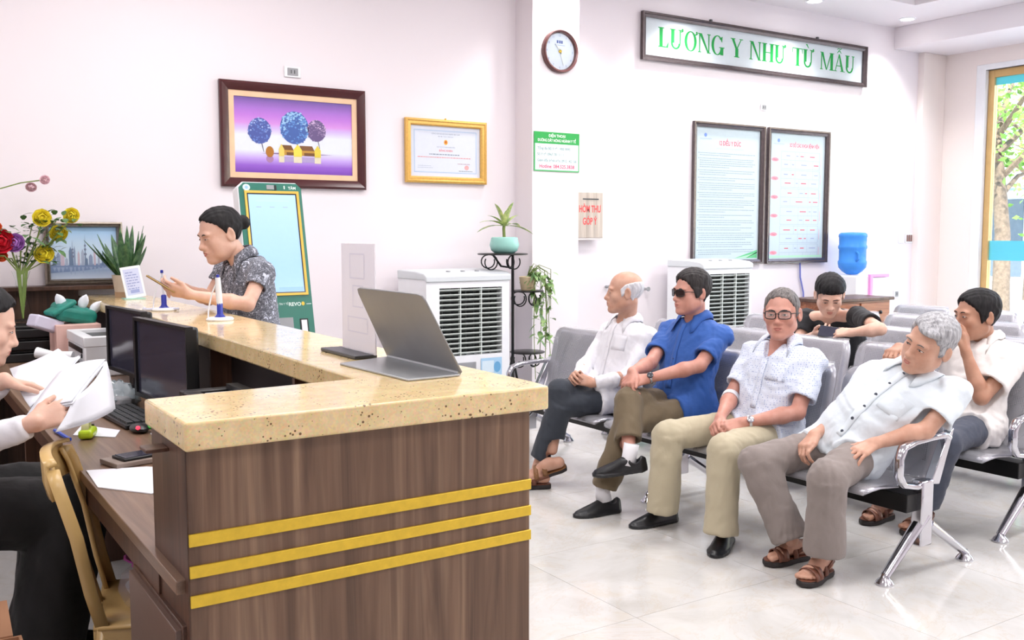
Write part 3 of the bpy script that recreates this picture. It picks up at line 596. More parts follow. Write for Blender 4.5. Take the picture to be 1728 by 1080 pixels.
# ================================================================ air coolers
def cooler(x0, x1, y0, ztop, gx0, gx1, gz0, gz1, label):
    y1 = YW - .12; t = thing('air_cooler', label, 'air cooler', ((x0 + x1) / 2, (y0 + y1) / 2, 0), 0, None); cx = (x0 + x1) / 2
    mb = MB(); d = .03
    mb.bb((x0, y0, .09), (x0 + (gx0 - x0), y1, ztop - .06)).bb((gx1, y0, .09), (x1, y1, ztop - .06)).bb((gx0, y0, gz1), (gx1, y1, ztop - .06)).bb((gx0, y0, .09), (gx1, y1, gz0)).bb((gx0, y0 + .10, gz0), (gx1, y1, gz1))
    obj('housing', mb, M_white, t)
    mb = MB(); mb.prism([(y0 - .012, ztop - .075), (y0 - .012, ztop - .03), (y0 + .03, ztop - .012), (y0 + .16, ztop), (y1, ztop + .004), (y1, ztop - .06), (y0 + .02, ztop - .06)], (x0 - .008, 0, 0), (0, 1, 0), (0, 0, 1), (x1 - x0 + .016, 0, 0)); obj('top_panel', mb, mat('pale_grey_plastic', C(214, 220, 224), .35, var=.02), t, bevel=.008)
    for k in range(3): obj('control_knob', MB().lathe([(.018, 0), (.016, .014)], (cx + (k - 1) * .12, y0 + .09, ztop - .012), 14), M_grey, t)
    obj('inner_grille_back', MB().bb((gx0, y0 + .092, gz0), (gx1, y0 + .099, gz1)), mat('grille_dark', C(34, 36, 36), .6), t)
    n = 14; me = None
    for k in range(n):
        z = gz0 + (gz1 - gz0) * (k + .5) / n; M = Matrix.Rotation(R(-28), 3, 'X')
        if me is None:
            o = obj('slat', MB().box((0, 0, 0), (gx1 - gx0, .026, .005), M), mat('grille_slat', C(206, 214, 210), .4), None); me = o.data
        else: o = bpy.data.objects.new('slat', me); COL.objects.link(o)
        o.parent = t; o.matrix_basis = wm(t).inverted() @ Matrix.Translation(((gx0 + gx1) / 2, y0 + .016, z))
    for k in (1, 2):
        x = gx0 + (gx1 - gx0) * k / 3; obj('grille_rib', MB().bb((x - .004, y0 + .004, gz0), (x + .004, y0 + .03, gz1)), mat('grille_slat'), t)
    for k in range(8): 
        x = gx0 + (gx1 - gx0) * (k + .5) / 8; obj('deflector', MB().box((x, y0 + .06, (gz0 + gz1) / 2), (.004, .05, gz1 - gz0), Matrix.Rotation(R(20), 3, 'Z')), mat('grille_dark2', C(70, 74, 72), .6), t)
    obj('side_vent', MB().bb((x0 - .004, y0 + .06, ztop - .30), (x0 + .002, y0 + .2, ztop - .26)).bb((x0 - .004, y0 + .06, ztop - .24), (x0 + .002, y0 + .2, ztop - .20)), M_dkgrey, t)
    obj('water_gauge', MB().bb((gx0 + .12, y0 - .004, gz0 - .15), (gx0 + .30, y0 + .002, gz0 - .05)), M_grey, t, bevel=.003)
    p = Print((gx0 + .34, y0 - .003, gz0 - .16), UX, UZ, NY); p.rect(0, 0, .18, .13, C(170, 208, 236)); p.rect(.01, .02, .11, .11, C(214, 232, 244), 2); p.ell(.14, .06, .03, .04, C(110, 170, 214), 2); p.build('sticker', t)
    for (x, y) in ((x0 + .06, y0 + .06), (x1 - .06, y0 + .06), (x0 + .06, y1 - .06), (x1 - .06, y1 - .06)): obj('caster', MB().lathe([(.045, -.015), (.045, .015)], (x, y, .045), 16, (1, 0, 0)).bb((x - .02, y - .02, .045), (x + .02, y + .02, .095)), M_dkgrey, t)
cooler(3.22, 3.915, 6.04, 1.215, 3.325, 3.85, .605, 1.096, 'white evaporative air cooler with slatted grille left of the plant stand')
cooler(5.87, 6.46, 6.04, 1.255, 5.955, 6.436, .66, 1.138, 'white evaporative air cooler standing under the tall text poster')
# ================================================================ plant stand with plants
def arc_pts(c, r, a0, a1, n, ax=UX, ay=UZ): return [V(c) + V(ax) * (r * math.cos(R(a0 + (a1 - a0) * k / n))) + V(ay) * (r * math.sin(R(a0 + (a1 - a0) * k / n))) for k in range(n + 1)]
PX, PY = 4.035, 6.18
ps = thing('plant_stand', 'black wrought-iron plant stand with tiered shelves by the column', 'plant stand', (PX, PY, 0))
obj('pole', MB().tube([(PX, PY, .02), (PX, PY, 1.33)], .011, 8), M_blackm, ps)
def shelf(cx, cy, z, r):
    mb = MB().lathe([(0, 0), (r, 0), (r + .008, .006), (r, .012), (0, .012)], (cx, cy, z), 28, cap=False); s = obj('shelf', mb, M_blackm, ps)
    for k in range(3):
        a = k * 2 * PI / 3 + .5; ex = V((math.cos(a), math.sin(a), 0)); c = V((cx, cy, z - .05)) + ex * (r * .6); obj('scroll', MB().tube(arc_pts(c, .05, 90, -200, 14, ex), .0055, 6), M_blackm, s)
    for k in (-1, 1): obj('scroll', MB().tube(arc_pts((cx + k * r * .55, cy, z - .055), .055, 90, 90 + k * 300, 16), .005, 6), M_blackm, s)
shelf(3.945, PY, 1.325, .185); shelf(4.17, PY, 1.04, .12); shelf(4.17, PY, .57, .13)
for (x, y) in ((3.955, 6.02), (3.965, 6.34), (4.2, 6.2)): obj('leg', MB().tube([(PX, PY, .55), ((PX + x) / 2, (PY + y) / 2, .22), (x, y, .01)], .009, 6), M_blackm, ps)
obj('post', MB().tube([(3.86, PY, 1.325), (3.93, PY, 1.24), (PX, PY, 1.225)], .008, 6), M_blackm, ps)
M_teal = mat('mint_ceramic', C(158, 214, 204), .25, var=.03); M_soil = mat('soil', C(70, 52, 40), .9, bump=.5)
def leaf_mat(n, dark, light, sc=20):
    t = NT(n); b = t.bsdf(Roughness=.35); v = t.coord(); oi = t.n('ShaderNodeObjectInfo')
    t.l(t.ramp(t.noise(v, sc, 3), ((.35, dark), (.65, light))), b.inputs['Base Color']); b.inputs['Subsurface Weight'].default_value = 0; return t.m
M_lfy = leaf_mat('variegated_leaf', C(110, 150, 84), C(206, 216, 140)); M_lf = leaf_mat('pothos_leaf', C(86, 130, 72), C(168, 196, 130)); M_lfd = leaf_mat('snake_leaf', C(38, 78, 50), C(84, 122, 74), 40); M_lfs = leaf_mat('flower_leaf', C(60, 96, 54), C(100, 140, 84)); M_stem = mat('green_stem', C(120, 140, 70), .5)
def leaf(base, d, up, L, w, droop=.3, n=6, fold=.15):
    """one pointed leaf blade from base along d, curving down"""
    mb = MB(); d = V(d).normalized(); s = d.cross(V(up)); s = s.normalized() if s.length > 1e-4 else d.orthogonal().normalized(); u = s.cross(d).normalized(); rows = []
    for i in range(n + 1):
        t = i / n; c = V(base) + d * (L * t) - V((0, 0, 1)) * (droop * L * t * t); ww = w * math.sin(PI * min(1, t * .93 + .07)) ** .8 * (1 - .25 * t) + .0008
        rows.append([c - s * ww + u * (ww * fold), c, c + s * ww + u * (ww * fold)])
    mb.grid(rows); return mb
pt = thing('potted_dumb_cane', 'variegated leafy plant in a mint pot on top of the iron stand', 'plant', (3.96, PY, 1.337))
obj('pot', MB().lathe([(.075, 0), (.10, .02), (.112, .06), (.10, .115), (.09, .12), (.082, .10), (0, .10)], (3.96, PY, 1.338), 28), M_teal, pt)
obj('soil', MB().lathe([(0, .104), (.083, .104)], (3.96, PY, 1.338), 20, cap=False), M_soil, pt)
rnd = random.Random(11)
obj('stem', MB().tube([(3.96, PY, 1.44), (3.955, PY, 1.52), (3.96, PY, 1.57)], .012, 8), M_stem, pt)
for (dx, dz, L, w) in ((-.9, .45, .26, .035), (-.95, .15, .24, .04), (.9, .35, .24, .04), (.95, .1, .25, .035), (-.35, 1, .28, .028), (.35, 1.1, .30, .028), (.0, 1.2, .22, .03), (.5, .6, .2, .035), (-.5, .55, .2, .035)):
    dy = rnd.uniform(-.6, .5); obj('leaf', leaf((3.96, PY, 1.54), (dx, dy, dz), (0, 0, 1), L, w, .35), M_lfy, pt, solid=.001)
pv = thing('trailing_pothos', 'trailing pothos vine hanging over the right side of the iron stand', 'plant', (4.17, PY, 1.06))
obj('pot', MB().lathe([(.05, 0), (.065, .10), (.06, .105), (.05, .09), (0, .09)], (4.17, PY, 1.053), 20), mat('terracotta_pale', C(206, 186, 150), .6), pv)
mb = MB(); lv = []
for k in range(9):
    a = rnd.uniform(-2.2, .5); r = rnd.uniform(.06, .19); p0 = V((4.17, PY, 1.16)); tip = V((4.17 + r * math.cos(a) * 1.0 + .04, PY + r * math.sin(a) * .8, rnd.uniform(.30, .95))); top = V((tip.x, tip.y, 1.24 - .1 * rnd.random())); pts = [p0, (p0 + top) / 2 + V((0, 0, .06)), top, (top + tip) / 2 + V((rnd.uniform(-.03, .03), 0, 0)), tip]; mb.tube(pts, .003, 5)
    for i in range(int(5 + 14 * (top.z - tip.z))):
        q = rnd.uniform(.0, 1); c = (p0.lerp(top, q * 3) if q < .3 else top.lerp(tip, (q - .3) / .7)); lv.append((c, V((rnd.uniform(-1, 1), rnd.uniform(-1, .3), rnd.uniform(-.9, .5)))))
obj('vine', mb, M_stem, pv)
for (c, d) in lv: obj('leaf', leaf(c, d, (0, 0, 1), rnd.uniform(.05, .085), rnd.uniform(.016, .028), .4, 4), M_lf, pv)
# small palm fronds behind the front bench
pf = thing('small_palm', 'small potted palm with thin fronds on the floor behind the bald man', 'plant', (5.35, 6.2, 0))
obj('pot', MB().lathe([(.10, 0), (.13, .26), (.12, .27), (.10, .24), (0, .24)], (5.35, 6.2, 0), 20), M_teal, pf)
for k in range(11):
    a = k * 2.4; d = V((math.cos(a), math.sin(a) * .7, 1.9)).normalized(); obj('frond', leaf((5.35, 6.2, .22), d, (0, 0, 1), .62 + .08 * (k % 3), .02, .22, 8), M_lfs, pf)
# ================================================================ self-service kiosk
def kiosk():
    t = thing('self_service_kiosk', 'green self-service touch-screen kiosk standing below the purple painting', 'kiosk', (1.98, 5.65, 0))
    o = V((1.772, 5.40, .70)); u = V((.385, 0, 0)); w = .385; tv = V((-.0, .24, 1.085)); H = tv.length; v = tv.normalized(); u = V((1, 0, 0)); n = u.cross(v) ; n = -n if n.y > 0 else n
    pts = [(0, 0), (w, 0), (w, H - .03), (w - .03, H), (.03, H), (0, H - .03)]
    obj('head', MB().prism(pts, o, u, v, -n * .10), M_white, t, bevel=.006)
    M_kg = mat('kiosk_green', C(34, 112, 96), .3); obj('front_panel', MB().prism([(a * .985 + w * .012, b * .99 + .005) for a, b in pts], o + n * .0, u, v, n * .008), M_kg, t, bevel=.003)
    obj('screen_surround', frame_bars(o + u * .048 + v * .445 + n * .008, u, v, n, .30, H - .445 - .07, .014, .008), mat('kiosk_yellow', C(228, 186, 76), .35), t)
    p = Print(o + u * .048 + v * .445 + n * .0095, u, v, n); sw, sh = .30, H - .515; p.grad(0, 0, sw, sh, ((0, C(140, 184, 240)), (.06, C(158, 198, 246)), (1, C(172, 206, 244)))); p.frame(0, 0, sw, sh, .007, C(44, 50, 60), 3)
    p.rect(.14, .012, sw - .012, .035, C(140, 182, 236), 2); p.rect(.05, sh - .05, sw - .05, sh - .04, C(176, 206, 232), 2)
    for k in range(3): p.rect(.05 + k * .08, sh - .085, .08 + k * .08, sh - .08, C(160, 180, 210), 2)
    p.build('screen', t, mat_print('lit_screen', .12, .18))
    p = Print(o + n * .0085, u, v, n); wt = C(226, 244, 240); p.text('VIỆN THỐNG TIN Y TẾ', .16, .375, .013, wt, 1, width=.15); p.text('REVO', .275, .368, .022, wt, 1, bold=.02); p.ell(.325, .38, .010, .012, C(226, 196, 80), 1); p.rect(.345, .375, .375, .379, wt, 1)
    p.rect(.275, H - .042, .282, H - .022, wt, 1); p.text('TÂM', .325, H - .043, .017, wt, 1, bold=.02); p.ell(.05, H - .036, .022, .02, C(206, 228, 240), 1); p.ell(.05, H - .036, .01, .01, C(150, 190, 220), 2); p.build('lettering', t)
    obj('camera', MB().prism([(.17, H - .046), (.215, H - .046), (.215, H - .02), (.17, H - .02)], o + n * .008, u, v, n * .004), M_grey, t)
    obj('camera_lens', MB().prism([(.219, H - .05), (.229, H - .05), (.229, H - .02), (.219, H - .02)], o + n * .008, u, v, n * .006), M_black, t)
    obj('printer_slot', MB().prism([(.135, .14), (.255, .14), (.255, .30), (.135, .30)], o + n * .008, u, v, n * .003), M_grey, t, bevel=.003)
    obj('card_reader', MB().prism([(.06, .16), (.118, .16), (.118, .29), (.06, .29)], o + n * .008, u, v, n * .004), M_white, t, bevel=.003)
    obj('scanner_window', MB().prism([(.295, .2), (.345, .2), (.345, .29), (.295, .29)], o + n * .008, u, v, n * .004), M_black, t); obj('scanner_glass', MB().prism([(.303, .208), (.337, .208), (.337, .282), (.303, .282)], o + n * .012, u, v, n * .001), M_white, t)
    obj('pedestal', MB().bb((1.82, 5.46, .04), (2.10, 5.66, .72)), M_white, t, bevel=.01); obj('base', MB().bb((1.74, 5.36, 0), (2.18, 5.82, .045)), M_dkgrey, t, bevel=.006)
kiosk()
# ================================================================ water dispenser, chest, pink box
def dispenser():
    x, y = 8.29, 6.36; t = thing('water_dispenser', 'white water dispenser with pink trim below the blue bottle', 'water dispenser', (x, y, 0))
    obj('housing', MB().bb((x - .17, y - .16, 0), (x + .17, y + .16, 1.07)), M_white, t, bevel=.015); M_pk = mat('pink_plastic', C(226, 150, 214), .35)
    obj('front_trim', MB().bb((x + .0, y - .185, 1.05), (x + .30, y - .15, 1.08)).bb((x + .0, y - .185, .86), (x + .045, y - .15, 1.06)), M_pk, t, bevel=.006)
    obj('door', MB().bb((x + .045, y - .178, .66), (x + .29, y - .15, 1.045)), M_white, t, bevel=.006); obj('side_case', MB().bb((x + .17, y - .15, 0), (x + .30, y + .14, 1.06)), M_white, t, bevel=.01)
    for k in range(2): obj('tap', MB().tube([(x + .09 + k * .1, y - .17, .80), (x + .09 + k * .1, y - .22, .80), (x + .09 + k * .1, y - .225, .77)], .013, 8), (M_pk if k else mat('red_tap', C(220, 90, 90), .3)), t)
    obj('drip_tray', MB().bb((x + .03, y - .24, .60), (x + .29, y - .16, .66)), M_pk, t, bevel=.006)
    M_bw = NT('blue_water_bottle'); b = M_bw.bsdf(Roughness=.15, Transmission_Weight=.35, IOR=1.2); b.inputs['Base Color'].default_value = (*C(86, 164, 244), 1); M_bw = M_bw.m
    tb = thing('water_bottle', 'large translucent blue water bottle upended on the dispenser', 'bottle', (8.24, 6.36, 1.09)); z = 1.075; r = .140
    prof = [(.05, 0), (.06, .005), (r * .7, .03), (r * .95, .07), (r, .11), (r, .13), (r * .94, .145), (r * .94, .25), (r, .265), (r, .285), (r * .94, .30), (r * .96, .37), (r, .385), (r * .97, .405), (r * .85, .42), (0, .425)]
    obj('shell', MB().lathe(prof, (8.24, 6.36, z), 36), M_bw, tb); obj('handle', MB().tube([(8.16, 6.25, z + .14), (8.155, 6.225, z + .16), (8.155, 6.225, z + .21), (8.16, 6.25, z + .23)], .013, 8), M_bw, tb)
dispenser()
ch = thing('wooden_chest', 'reddish wooden drawer cabinet behind the young man in black', 'cabinet', (8.0, 6.2, 0))
obj('carcass', MB().bb((7.15, 5.78, .06), (8.06, 6.14, .86)), M_chest, ch, bevel=.004); obj('top', MB().bb((7.12, 5.75, .86), (8.09, 6.17, .89)), M_wood_edge, ch, bevel=.005)
for k in range(2):
    d = obj('drawer', MB().bb((7.18 + k * .44, 5.765, .66), (7.59 + k * .44, 5.785, .84)), M_chest, ch, bevel=.003); obj('knob', MB().ball((7.385 + k * .5, 5.75, .75), .018, 10), M_black, d)
    obj('door', MB().bb((7.18 + k * .44, 5.765, .1), (7.59 + k * .44, 5.785, .64)), M_chest, ch, bevel=.003)
for (x, y) in ((7.2, 5.83), (8.0, 5.83), (7.2, 6.1), (8.0, 6.1)): obj('foot', MB().bb((x - .03, y - .03, 0), (x + .03, y + .03, .06)), M_wood_edge, ch)
# ================================================================ on the counter
def pen_stand(x, y, fallen=False):
    t = thing('pen_holder', ('white pen holder with a blue foot and a loose pen lying beside it' if fallen else 'tall white pen holder with cord on the counter before the standing woman'), 'pen holder', (x, y, CZ)); M_bp = mat('blue_plastic', C(34, 48, 160), .3)
    obj('base', MB().lathe([(.0, 0), (.058, 0), (.06, .006), (.052, .014), (.0, .016)], (x, y, CZ + .0005), 28, cap=False), M_white, t)
    obj('foot', MB().lathe([(.026, .014), (.018, .022), (.013, .03), (.013, .075), (.009, .08), (0, .08)], (x, y, CZ), 18), M_bp, t)
    pts = [(x, y, CZ + .07), (x - .004, y, CZ + .13), (x - .006, y, CZ + .19)]; obj('pen', MB().tube(pts, [.013, .014, .011] if not fallen else [.005, .005, .004], 10), M_white if not fallen else mat('clear_pen', C(214, 218, 230), .2), t)
    obj('pen_cap', MB().lathe([(.008, 0), (.007, .014), (0, .016)], (x - .006, y, CZ + .188), 10), M_bp, t)
    obj('cord', MB().tube([(x - .006, y, CZ + .18), (x - .03, y + .012, CZ + .12), (x - .045, y + .018, CZ + .05), (x - .05, y + .01, CZ + .012), (x - .03, y - .01, CZ + .006), (x, y - .052, CZ + .006)], .0035, 6), M_white, t)
    if fallen: obj('spare_pen', MB().tube([(x - .09, y + .02, CZ + .008), (x + .06, y - .05, CZ + .01)], .007, 8).ball((x - .09, y + .02, CZ + .009), .011, 8), mat('white_blue_pen', C(206, 210, 232), .3), t)
    return t
pen_stand(1.262, 4.30); pen_stand(1.19, 5.0, True)
t = thing('acrylic_sign', 'upright translucent sign sheet on a dark base beside the grey easel', 'sign', (1.25, 2.82, CZ))
obj('base', MB().bb((1.20, 2.712, CZ + .0005), (1.275, 2.985, CZ + .012)), M_dkgrey, t, bevel=.003)
M_fro = NT('frosted_sheet'); b = M_fro.bsdf(Roughness=.3, Transmission_Weight=.35, IOR=1.02); b.inputs['Base Color'].default_value = (*C(248, 246, 252), 1); M_fro = M_fro.m
obj('sheet', MB().bb((1.262, 2.70, CZ + .01), (1.268, 2.95, CZ + .352)), M_fro, t, bevel=.002)
p = Print((1.261, 2.95, CZ + .02), (0, -1, 0), UZ, (-1, 0, 0)); lv = C(236, 235, 246)
for (a, b, c, d) in ((.07, .22, .18, .30), (.09, .13, .17, .20), (.05, .05, .2, .10)): p.frame(a, b, c, d, .004, lv, 1)
p.build('faint_print', t)
t = thing('grey_easel', 'grey hinged easel board standing open on the counter corner', 'easel', (1.22, 2.45, CZ))
M_easel = mat('grey_easel_board', C(132, 133, 135), .38, .05); M_easel2 = mat('pale_easel_base', C(176, 180, 184), .3, .3)
obj('base', MB().prism([(1.116, 2.63), (1.136, 2.235), (1.296, 2.243), (1.302, 2.70)], (0, 0, CZ + .0005), (1, 0, 0), (0, 1, 0), (0, 0, .006)), M_easel2, t, bevel=.002)
hb = V((1.299, 2.243, CZ + .008)); hu = V((0, 1, 0)); tv = V((-.105, .012, .213)); Lh = tv.length; hv = tv.normalized(); r = .02; W = .455
pts = [(0, 0), (W, 0), (W - .02, Lh - r), (W - .03, Lh - .004), (W - .05, Lh), (.04, Lh), (.018, Lh - .004), (.01, Lh - r)]
obj('board', MB().prism(pts, hb, hu, hv, hu.cross(hv) * .006), M_easel, t, bevel=.002)
obj('hinge', MB().tube([(1.298, 2.25, CZ + .008), (1.301, 2.69, CZ + .008)], .006, 8), M_easel2, t)
t = thing('snake_plant', 'snake plant in a pale pot at the far end of the counter', 'plant', (1.25, 6.2, CZ)); px, py = 1.255, 6.2
obj('pot', MB().lathe([(0, 0), (.06, 0), (.062, .03), (.075, .12), (.078, .135), (.07, .135), (.066, .12), (0, .12)], (px, py, CZ + .0005), 28, cap=False), mat('beige_ceramic', C(206, 192, 176), .4), t); obj('pot_band', MB().lathe([(.0615, .0), (.0635, .03), (.065, .034)], (px, py, CZ + .0005), 28, cap=False), mat('tan_band', C(176, 148, 122), .5), t)
rnd = random.Random(3)
for k in range(20):
    a = k * 2.4; tl = rnd.uniform(.1, .8); d = V((math.cos(a) * tl, math.sin(a) * tl, 1)); obj('leaf', leaf((px + .03 * math.cos(a), py + .03 * math.sin(a), CZ + .115), d, (math.cos(a), math.sin(a), .2), rnd.uniform(.22, .34), rnd.uniform(.018, .028), .12 * tl, 7, .3), M_lfd, t, solid=.002)
t = thing('counter_notice', 'small white acrylic notice leaning by the snake plant pot', 'notice', (1.25, 6.02, CZ))
M = Matrix.Rotation(R(-12), 3, 'X') @ Matrix.Rotation(R(-8), 3, 'Y'); obj('board', MB().box((1.262, 6.03, CZ + .098), (.115, .006, .19), M), M_white, t, bevel=.002)
p = Print(V((1.262, 6.03, CZ + .098)) + M @ V((-.045, -.0035, -.075)), M @ V(UX), M @ V(UZ), M @ V(NY)); p.rect(0, 0, .09, .155, C(206, 212, 238)); p.lines(.01, .13, .08, 7, .016, .006, C(150, 160, 206), rnd); p.rect(.02, .01, .07, .03, C(160, 170, 215), 2); p.build('print', t)
obj('foot', MB().bb((1.20, 5.975, CZ + .0005), (1.32, 6.06, CZ + .006)), mat('aqua_acrylic', C(176, 226, 214), .2), t)
# leaning framed picture of a town by water
t = thing('town_picture', 'small silver-framed blue picture of spires leaning on the back ledge', 'picture', (1.09, 6.55, 1.165)); x0, x1, z0, z1 = .862, 1.318, 1.168, 1.556; fw = .034
o = V((x0 + fw, YW - .022, z0 + fw)); w, h = x1 - x0 - 2 * fw, z1 - z0 - 2 * fw
obj('frame', frame_bars(o, UX, UZ, NY, w, h, fw, .03, [(0, 0), (0, .8), (.3, 1), (.5, .6), (.75, .85), (1, .3), (1, 0)]), mat('pewter_frame', C(132, 122, 112), .3, .6, .15, 50), t, smooth=20); obj('back_board', MB().bb((x0 + .005, YW - .022, z0 + .005), (x1 - .005, YW - .012, z1 - .005)), M_black, t)
p = Print(o, UX, UZ, NY); p.grad(0, 0, w, h, ((0, C(196, 208, 226)), (.16, C(150, 170, 200)), (.28, C(176, 196, 222)), (.32, C(206, 222, 238)), (.7, C(190, 214, 238)), (1, C(150, 192, 232))), 1, 4); rnd = random.Random(5); dk2 = C(110, 130, 160)
p.poly([(0, .28 * h), (w * .5, .26 * h), (w, .33 * h), (w, .24 * h), (w * .5, .16 * h), (0, .12 * h)], C(122, 142, 178), 2)
for k in range(16):
    x = w * (.06 + .06 * k) ; hh = h * (.15 + .32 * rnd.random() * (1 - abs(k - 7) / 11)); b = h * .26; ww = w * rnd.uniform(.012, .03); c = (dk2, C(140, 156, 186), C(196, 180, 196), C(164, 176, 200))[k % 4]
    p.poly([(x - ww, b), (x + ww, b), (x + ww, b + hh * .75), (x, b + hh), (x - ww, b + hh * .75)], c, 3); p.poly([(x - ww, b - .01), (x + ww, b - .01), (x, b - hh * .5)], C(150, 166, 196), 2)
for x, hh in ((.52, .62), (.33, .5)):
    p.poly([(w * x - .004, .26 * h), (w * x + .004, .26 * h), (w * x, h * (.26 + hh))], dk2, 4)
    for q in (.35, .5, .62): p.ell(w * x, h * (.26 + hh * q), .012 * (1.1 - q), .008, C(120, 130, 156), 4, 8)
p.build('canvas', t)
# ---- vase of flowers on the black tray stack
t = thing('document_tray_stack', 'stack of three black document trays under the flower vase', 'tray', (.72, 6.28, .76))
for k in range(3): obj('tray', MB().bb((.50, 6.05, .761 + k * .068), (.88, 6.5, .761 + k * .068 + .05)).bb((.51, 6.07, .811 + k * .068), (.87, 6.49, .829 + k * .068)), M_black, t, bevel=.006)
VZ = .967; t = thing('flower_vase', 'tall clear glass vase with yellow, red and purple artificial flowers', 'vase', (.70, 6.3, VZ))
obj('vase', MB().lathe([(.0, .0), (.062, 0), (.062, .01), (.045, .06), (.028, .16), (.03, .24), (.05, .30), (.048, .30), (.028, .24), (.025, .16), (.042, .06), (.055, .015), (0, .012)], (.70, 6.3, VZ), 28, cap=False), M_glass, t)
M_pet = {c: mat('petal_' + c, k, .6, var=.15, nscale=60) for c, k in dict(yellow=C(252, 228, 64), red=C(214, 28, 52), purple=C(180, 120, 200), orange=C(226, 100, 50), pink=C(244, 206, 214)).items()}
mb = MB(); mbl = MB(); rnd = random.Random(8)
def bloom(c, r, col, facing=(-.3, -1, .25)):
    f = V(facing).normalized(); a = f.orthogonal().normalized(); b = f.cross(a); m = MB()
    for ring, (rr, n, op, sz) in enumerate(((.95, 9, .25, .62), (.72, 8, .55, .5), (.48, 6, .9, .42), (.25, 5, 1.15, .3))):
        for k in range(n):
            an = 2 * PI * (k + ring * .5) / n; d = a * math.cos(an) + b * math.sin(an); s = f.cross(d); base = V(c) + f * (r * (.12 * ring - .3)) + d * (r * .12); tip = V(c) + d * (r * rr) + f * (r * op * .45); mid = (base + tip) / 2 + d * (r * .22) ; w = r * sz
            m.grid([[base - s * w * .3, base + f * 0, base + s * w * .3], [mid - s * w, mid - f * (r * .06), mid + s * w], [tip - s * w * .7, tip + d * (r * .05), tip + s * w * .7]])
    m.ball(V(c) + f * r * .1, r * .22, 8); o = obj('bloom', m, M_pet[col], t); return o
def spray(tip, n=14, spread=.05, lw=.020):
    for k in range(n): mbl.add(*(lambda L: (L.v, L.f))(leaf(V(tip) + V((rnd.gauss(0, spread), rnd.gauss(0, spread * .7), rnd.gauss(0, spread))), (rnd.uniform(-1, 1), rnd.uniform(-1, .3), rnd.uniform(-.3, 1)), (0, 0, 1), rnd.uniform(.04, .07), lw, .3, 3)))
base = V((.70, 6.3, VZ + .02))
for (x, z, c, r) in ((.818, 1.574, 'yellow', .052), (.985, 1.59, 'yellow', .047), (.916, 1.485, 'yellow', .052), (.825, 1.362, 'yellow', .055), (.60, 1.44, 'red', .07), (.672, 1.43, 'purple', .055), (.60, 1.355, 'orange', .035), (.58, 1.52, 'orange', .03), (.54, 1.38, 'purple', .05)):
    y = 6.3 + rnd.uniform(-.06, .04); bloom((x, y, z), r, c, (rnd.uniform(-.5, .1), -1, rnd.uniform(.1, .6))); neck = V((.70 + (x - .7) * .12, 6.3, VZ + .30)); mb.tube([base, neck, V((x, y, z)).lerp(neck, .4) + V((.02, 0, .02)), (x, y + .01, z - .02)], .005, 6)
for tip in ((.77, 6.3, 1.53), (.90, 6.3, 1.56), (.88, 6.3, 1.43), (.79, 6.3, 1.42), (.75, 6.3, 1.36), (.62, 6.3, 1.50), (.68, 6.3, 1.36), (.76, 6.29, 1.47), (.86, 6.3, 1.34), (.94, 6.3, 1.52)): spray(tip, 12, .035); mb.tube([(.70, 6.3, VZ + .28), tip], .003, 5)
br = [(.70, 6.3, VZ + .3), (.50, 6.3, 1.5), (.48, 6.3, 1.66), (.60, 6.3, 1.735), (.72, 6.3, 1.775), (.835, 6.3, 1.795)]; mb.tube(br, .004, 6)
obj('stems', mb, M_stem, t); obj('leaves', mbl, M_lfs, t)['kind'] = 'stuff'
bloom((.846, 6.29, 1.795), .028, 'pink'); bloom((.772, 6.29, 1.752), .03, 'pink', (-.2, -1, -.6))
# ================================================================ on the work desk
def monitor(x, y0, y1, z0, z1, label, yaw=0):
    yc = (y0 + y1) / 2; t = thing('computer_monitor', label, 'monitor', (x, yc, .76)); M = Matrix.Rotation(R(yaw), 3, 'Z'); c = V((x, yc, (z0 + z1) / 2)); w, h = y1 - y0, z1 - z0
    obj('back_shell', MB().box(c + M @ V((.022, 0, 0)), (.035, w * .96, h * .96), M), M_black, t, bevel=.01); fr = frame_bars(c + M @ V((-.002, w / 2 - .016, -h / 2 + .022)), M @ V((0, -1, 0)), UZ, M @ V((-1, 0, 0)), w - .032, h - .040, .014, .014, [(0, -1), (0, 1), (1, .8), (1, 0)]); obj('bezel', fr, M_black, t)
    obj('screen', MB().box(c + M @ V((.0, 0, .002)), (.006, w - .03, h - .036), M), mat('dark_screen', C(58, 58, 74), .12), t)
    obj('stand', MB().box((x + .03, yc, (.77 + z0 + .05) / 2), (.03, .06, z0 + .05 - .765), M), M_black, t); obj('foot', MB().lathe([(0, 0), (.075, 0), (.075, .008), (.02, .016), (0, .016)], (x + .03, yc, .7605), 24, cap=False), M_black, t)
monitor(.93, 3.66, 4.26, .80, 1.14, 'black monitor nearer the keyboard, under the counter edge', 6); monitor(.96, 4.50, 5.02, .82, 1.14, 'black monitor farther along, beside the white printer', 6)
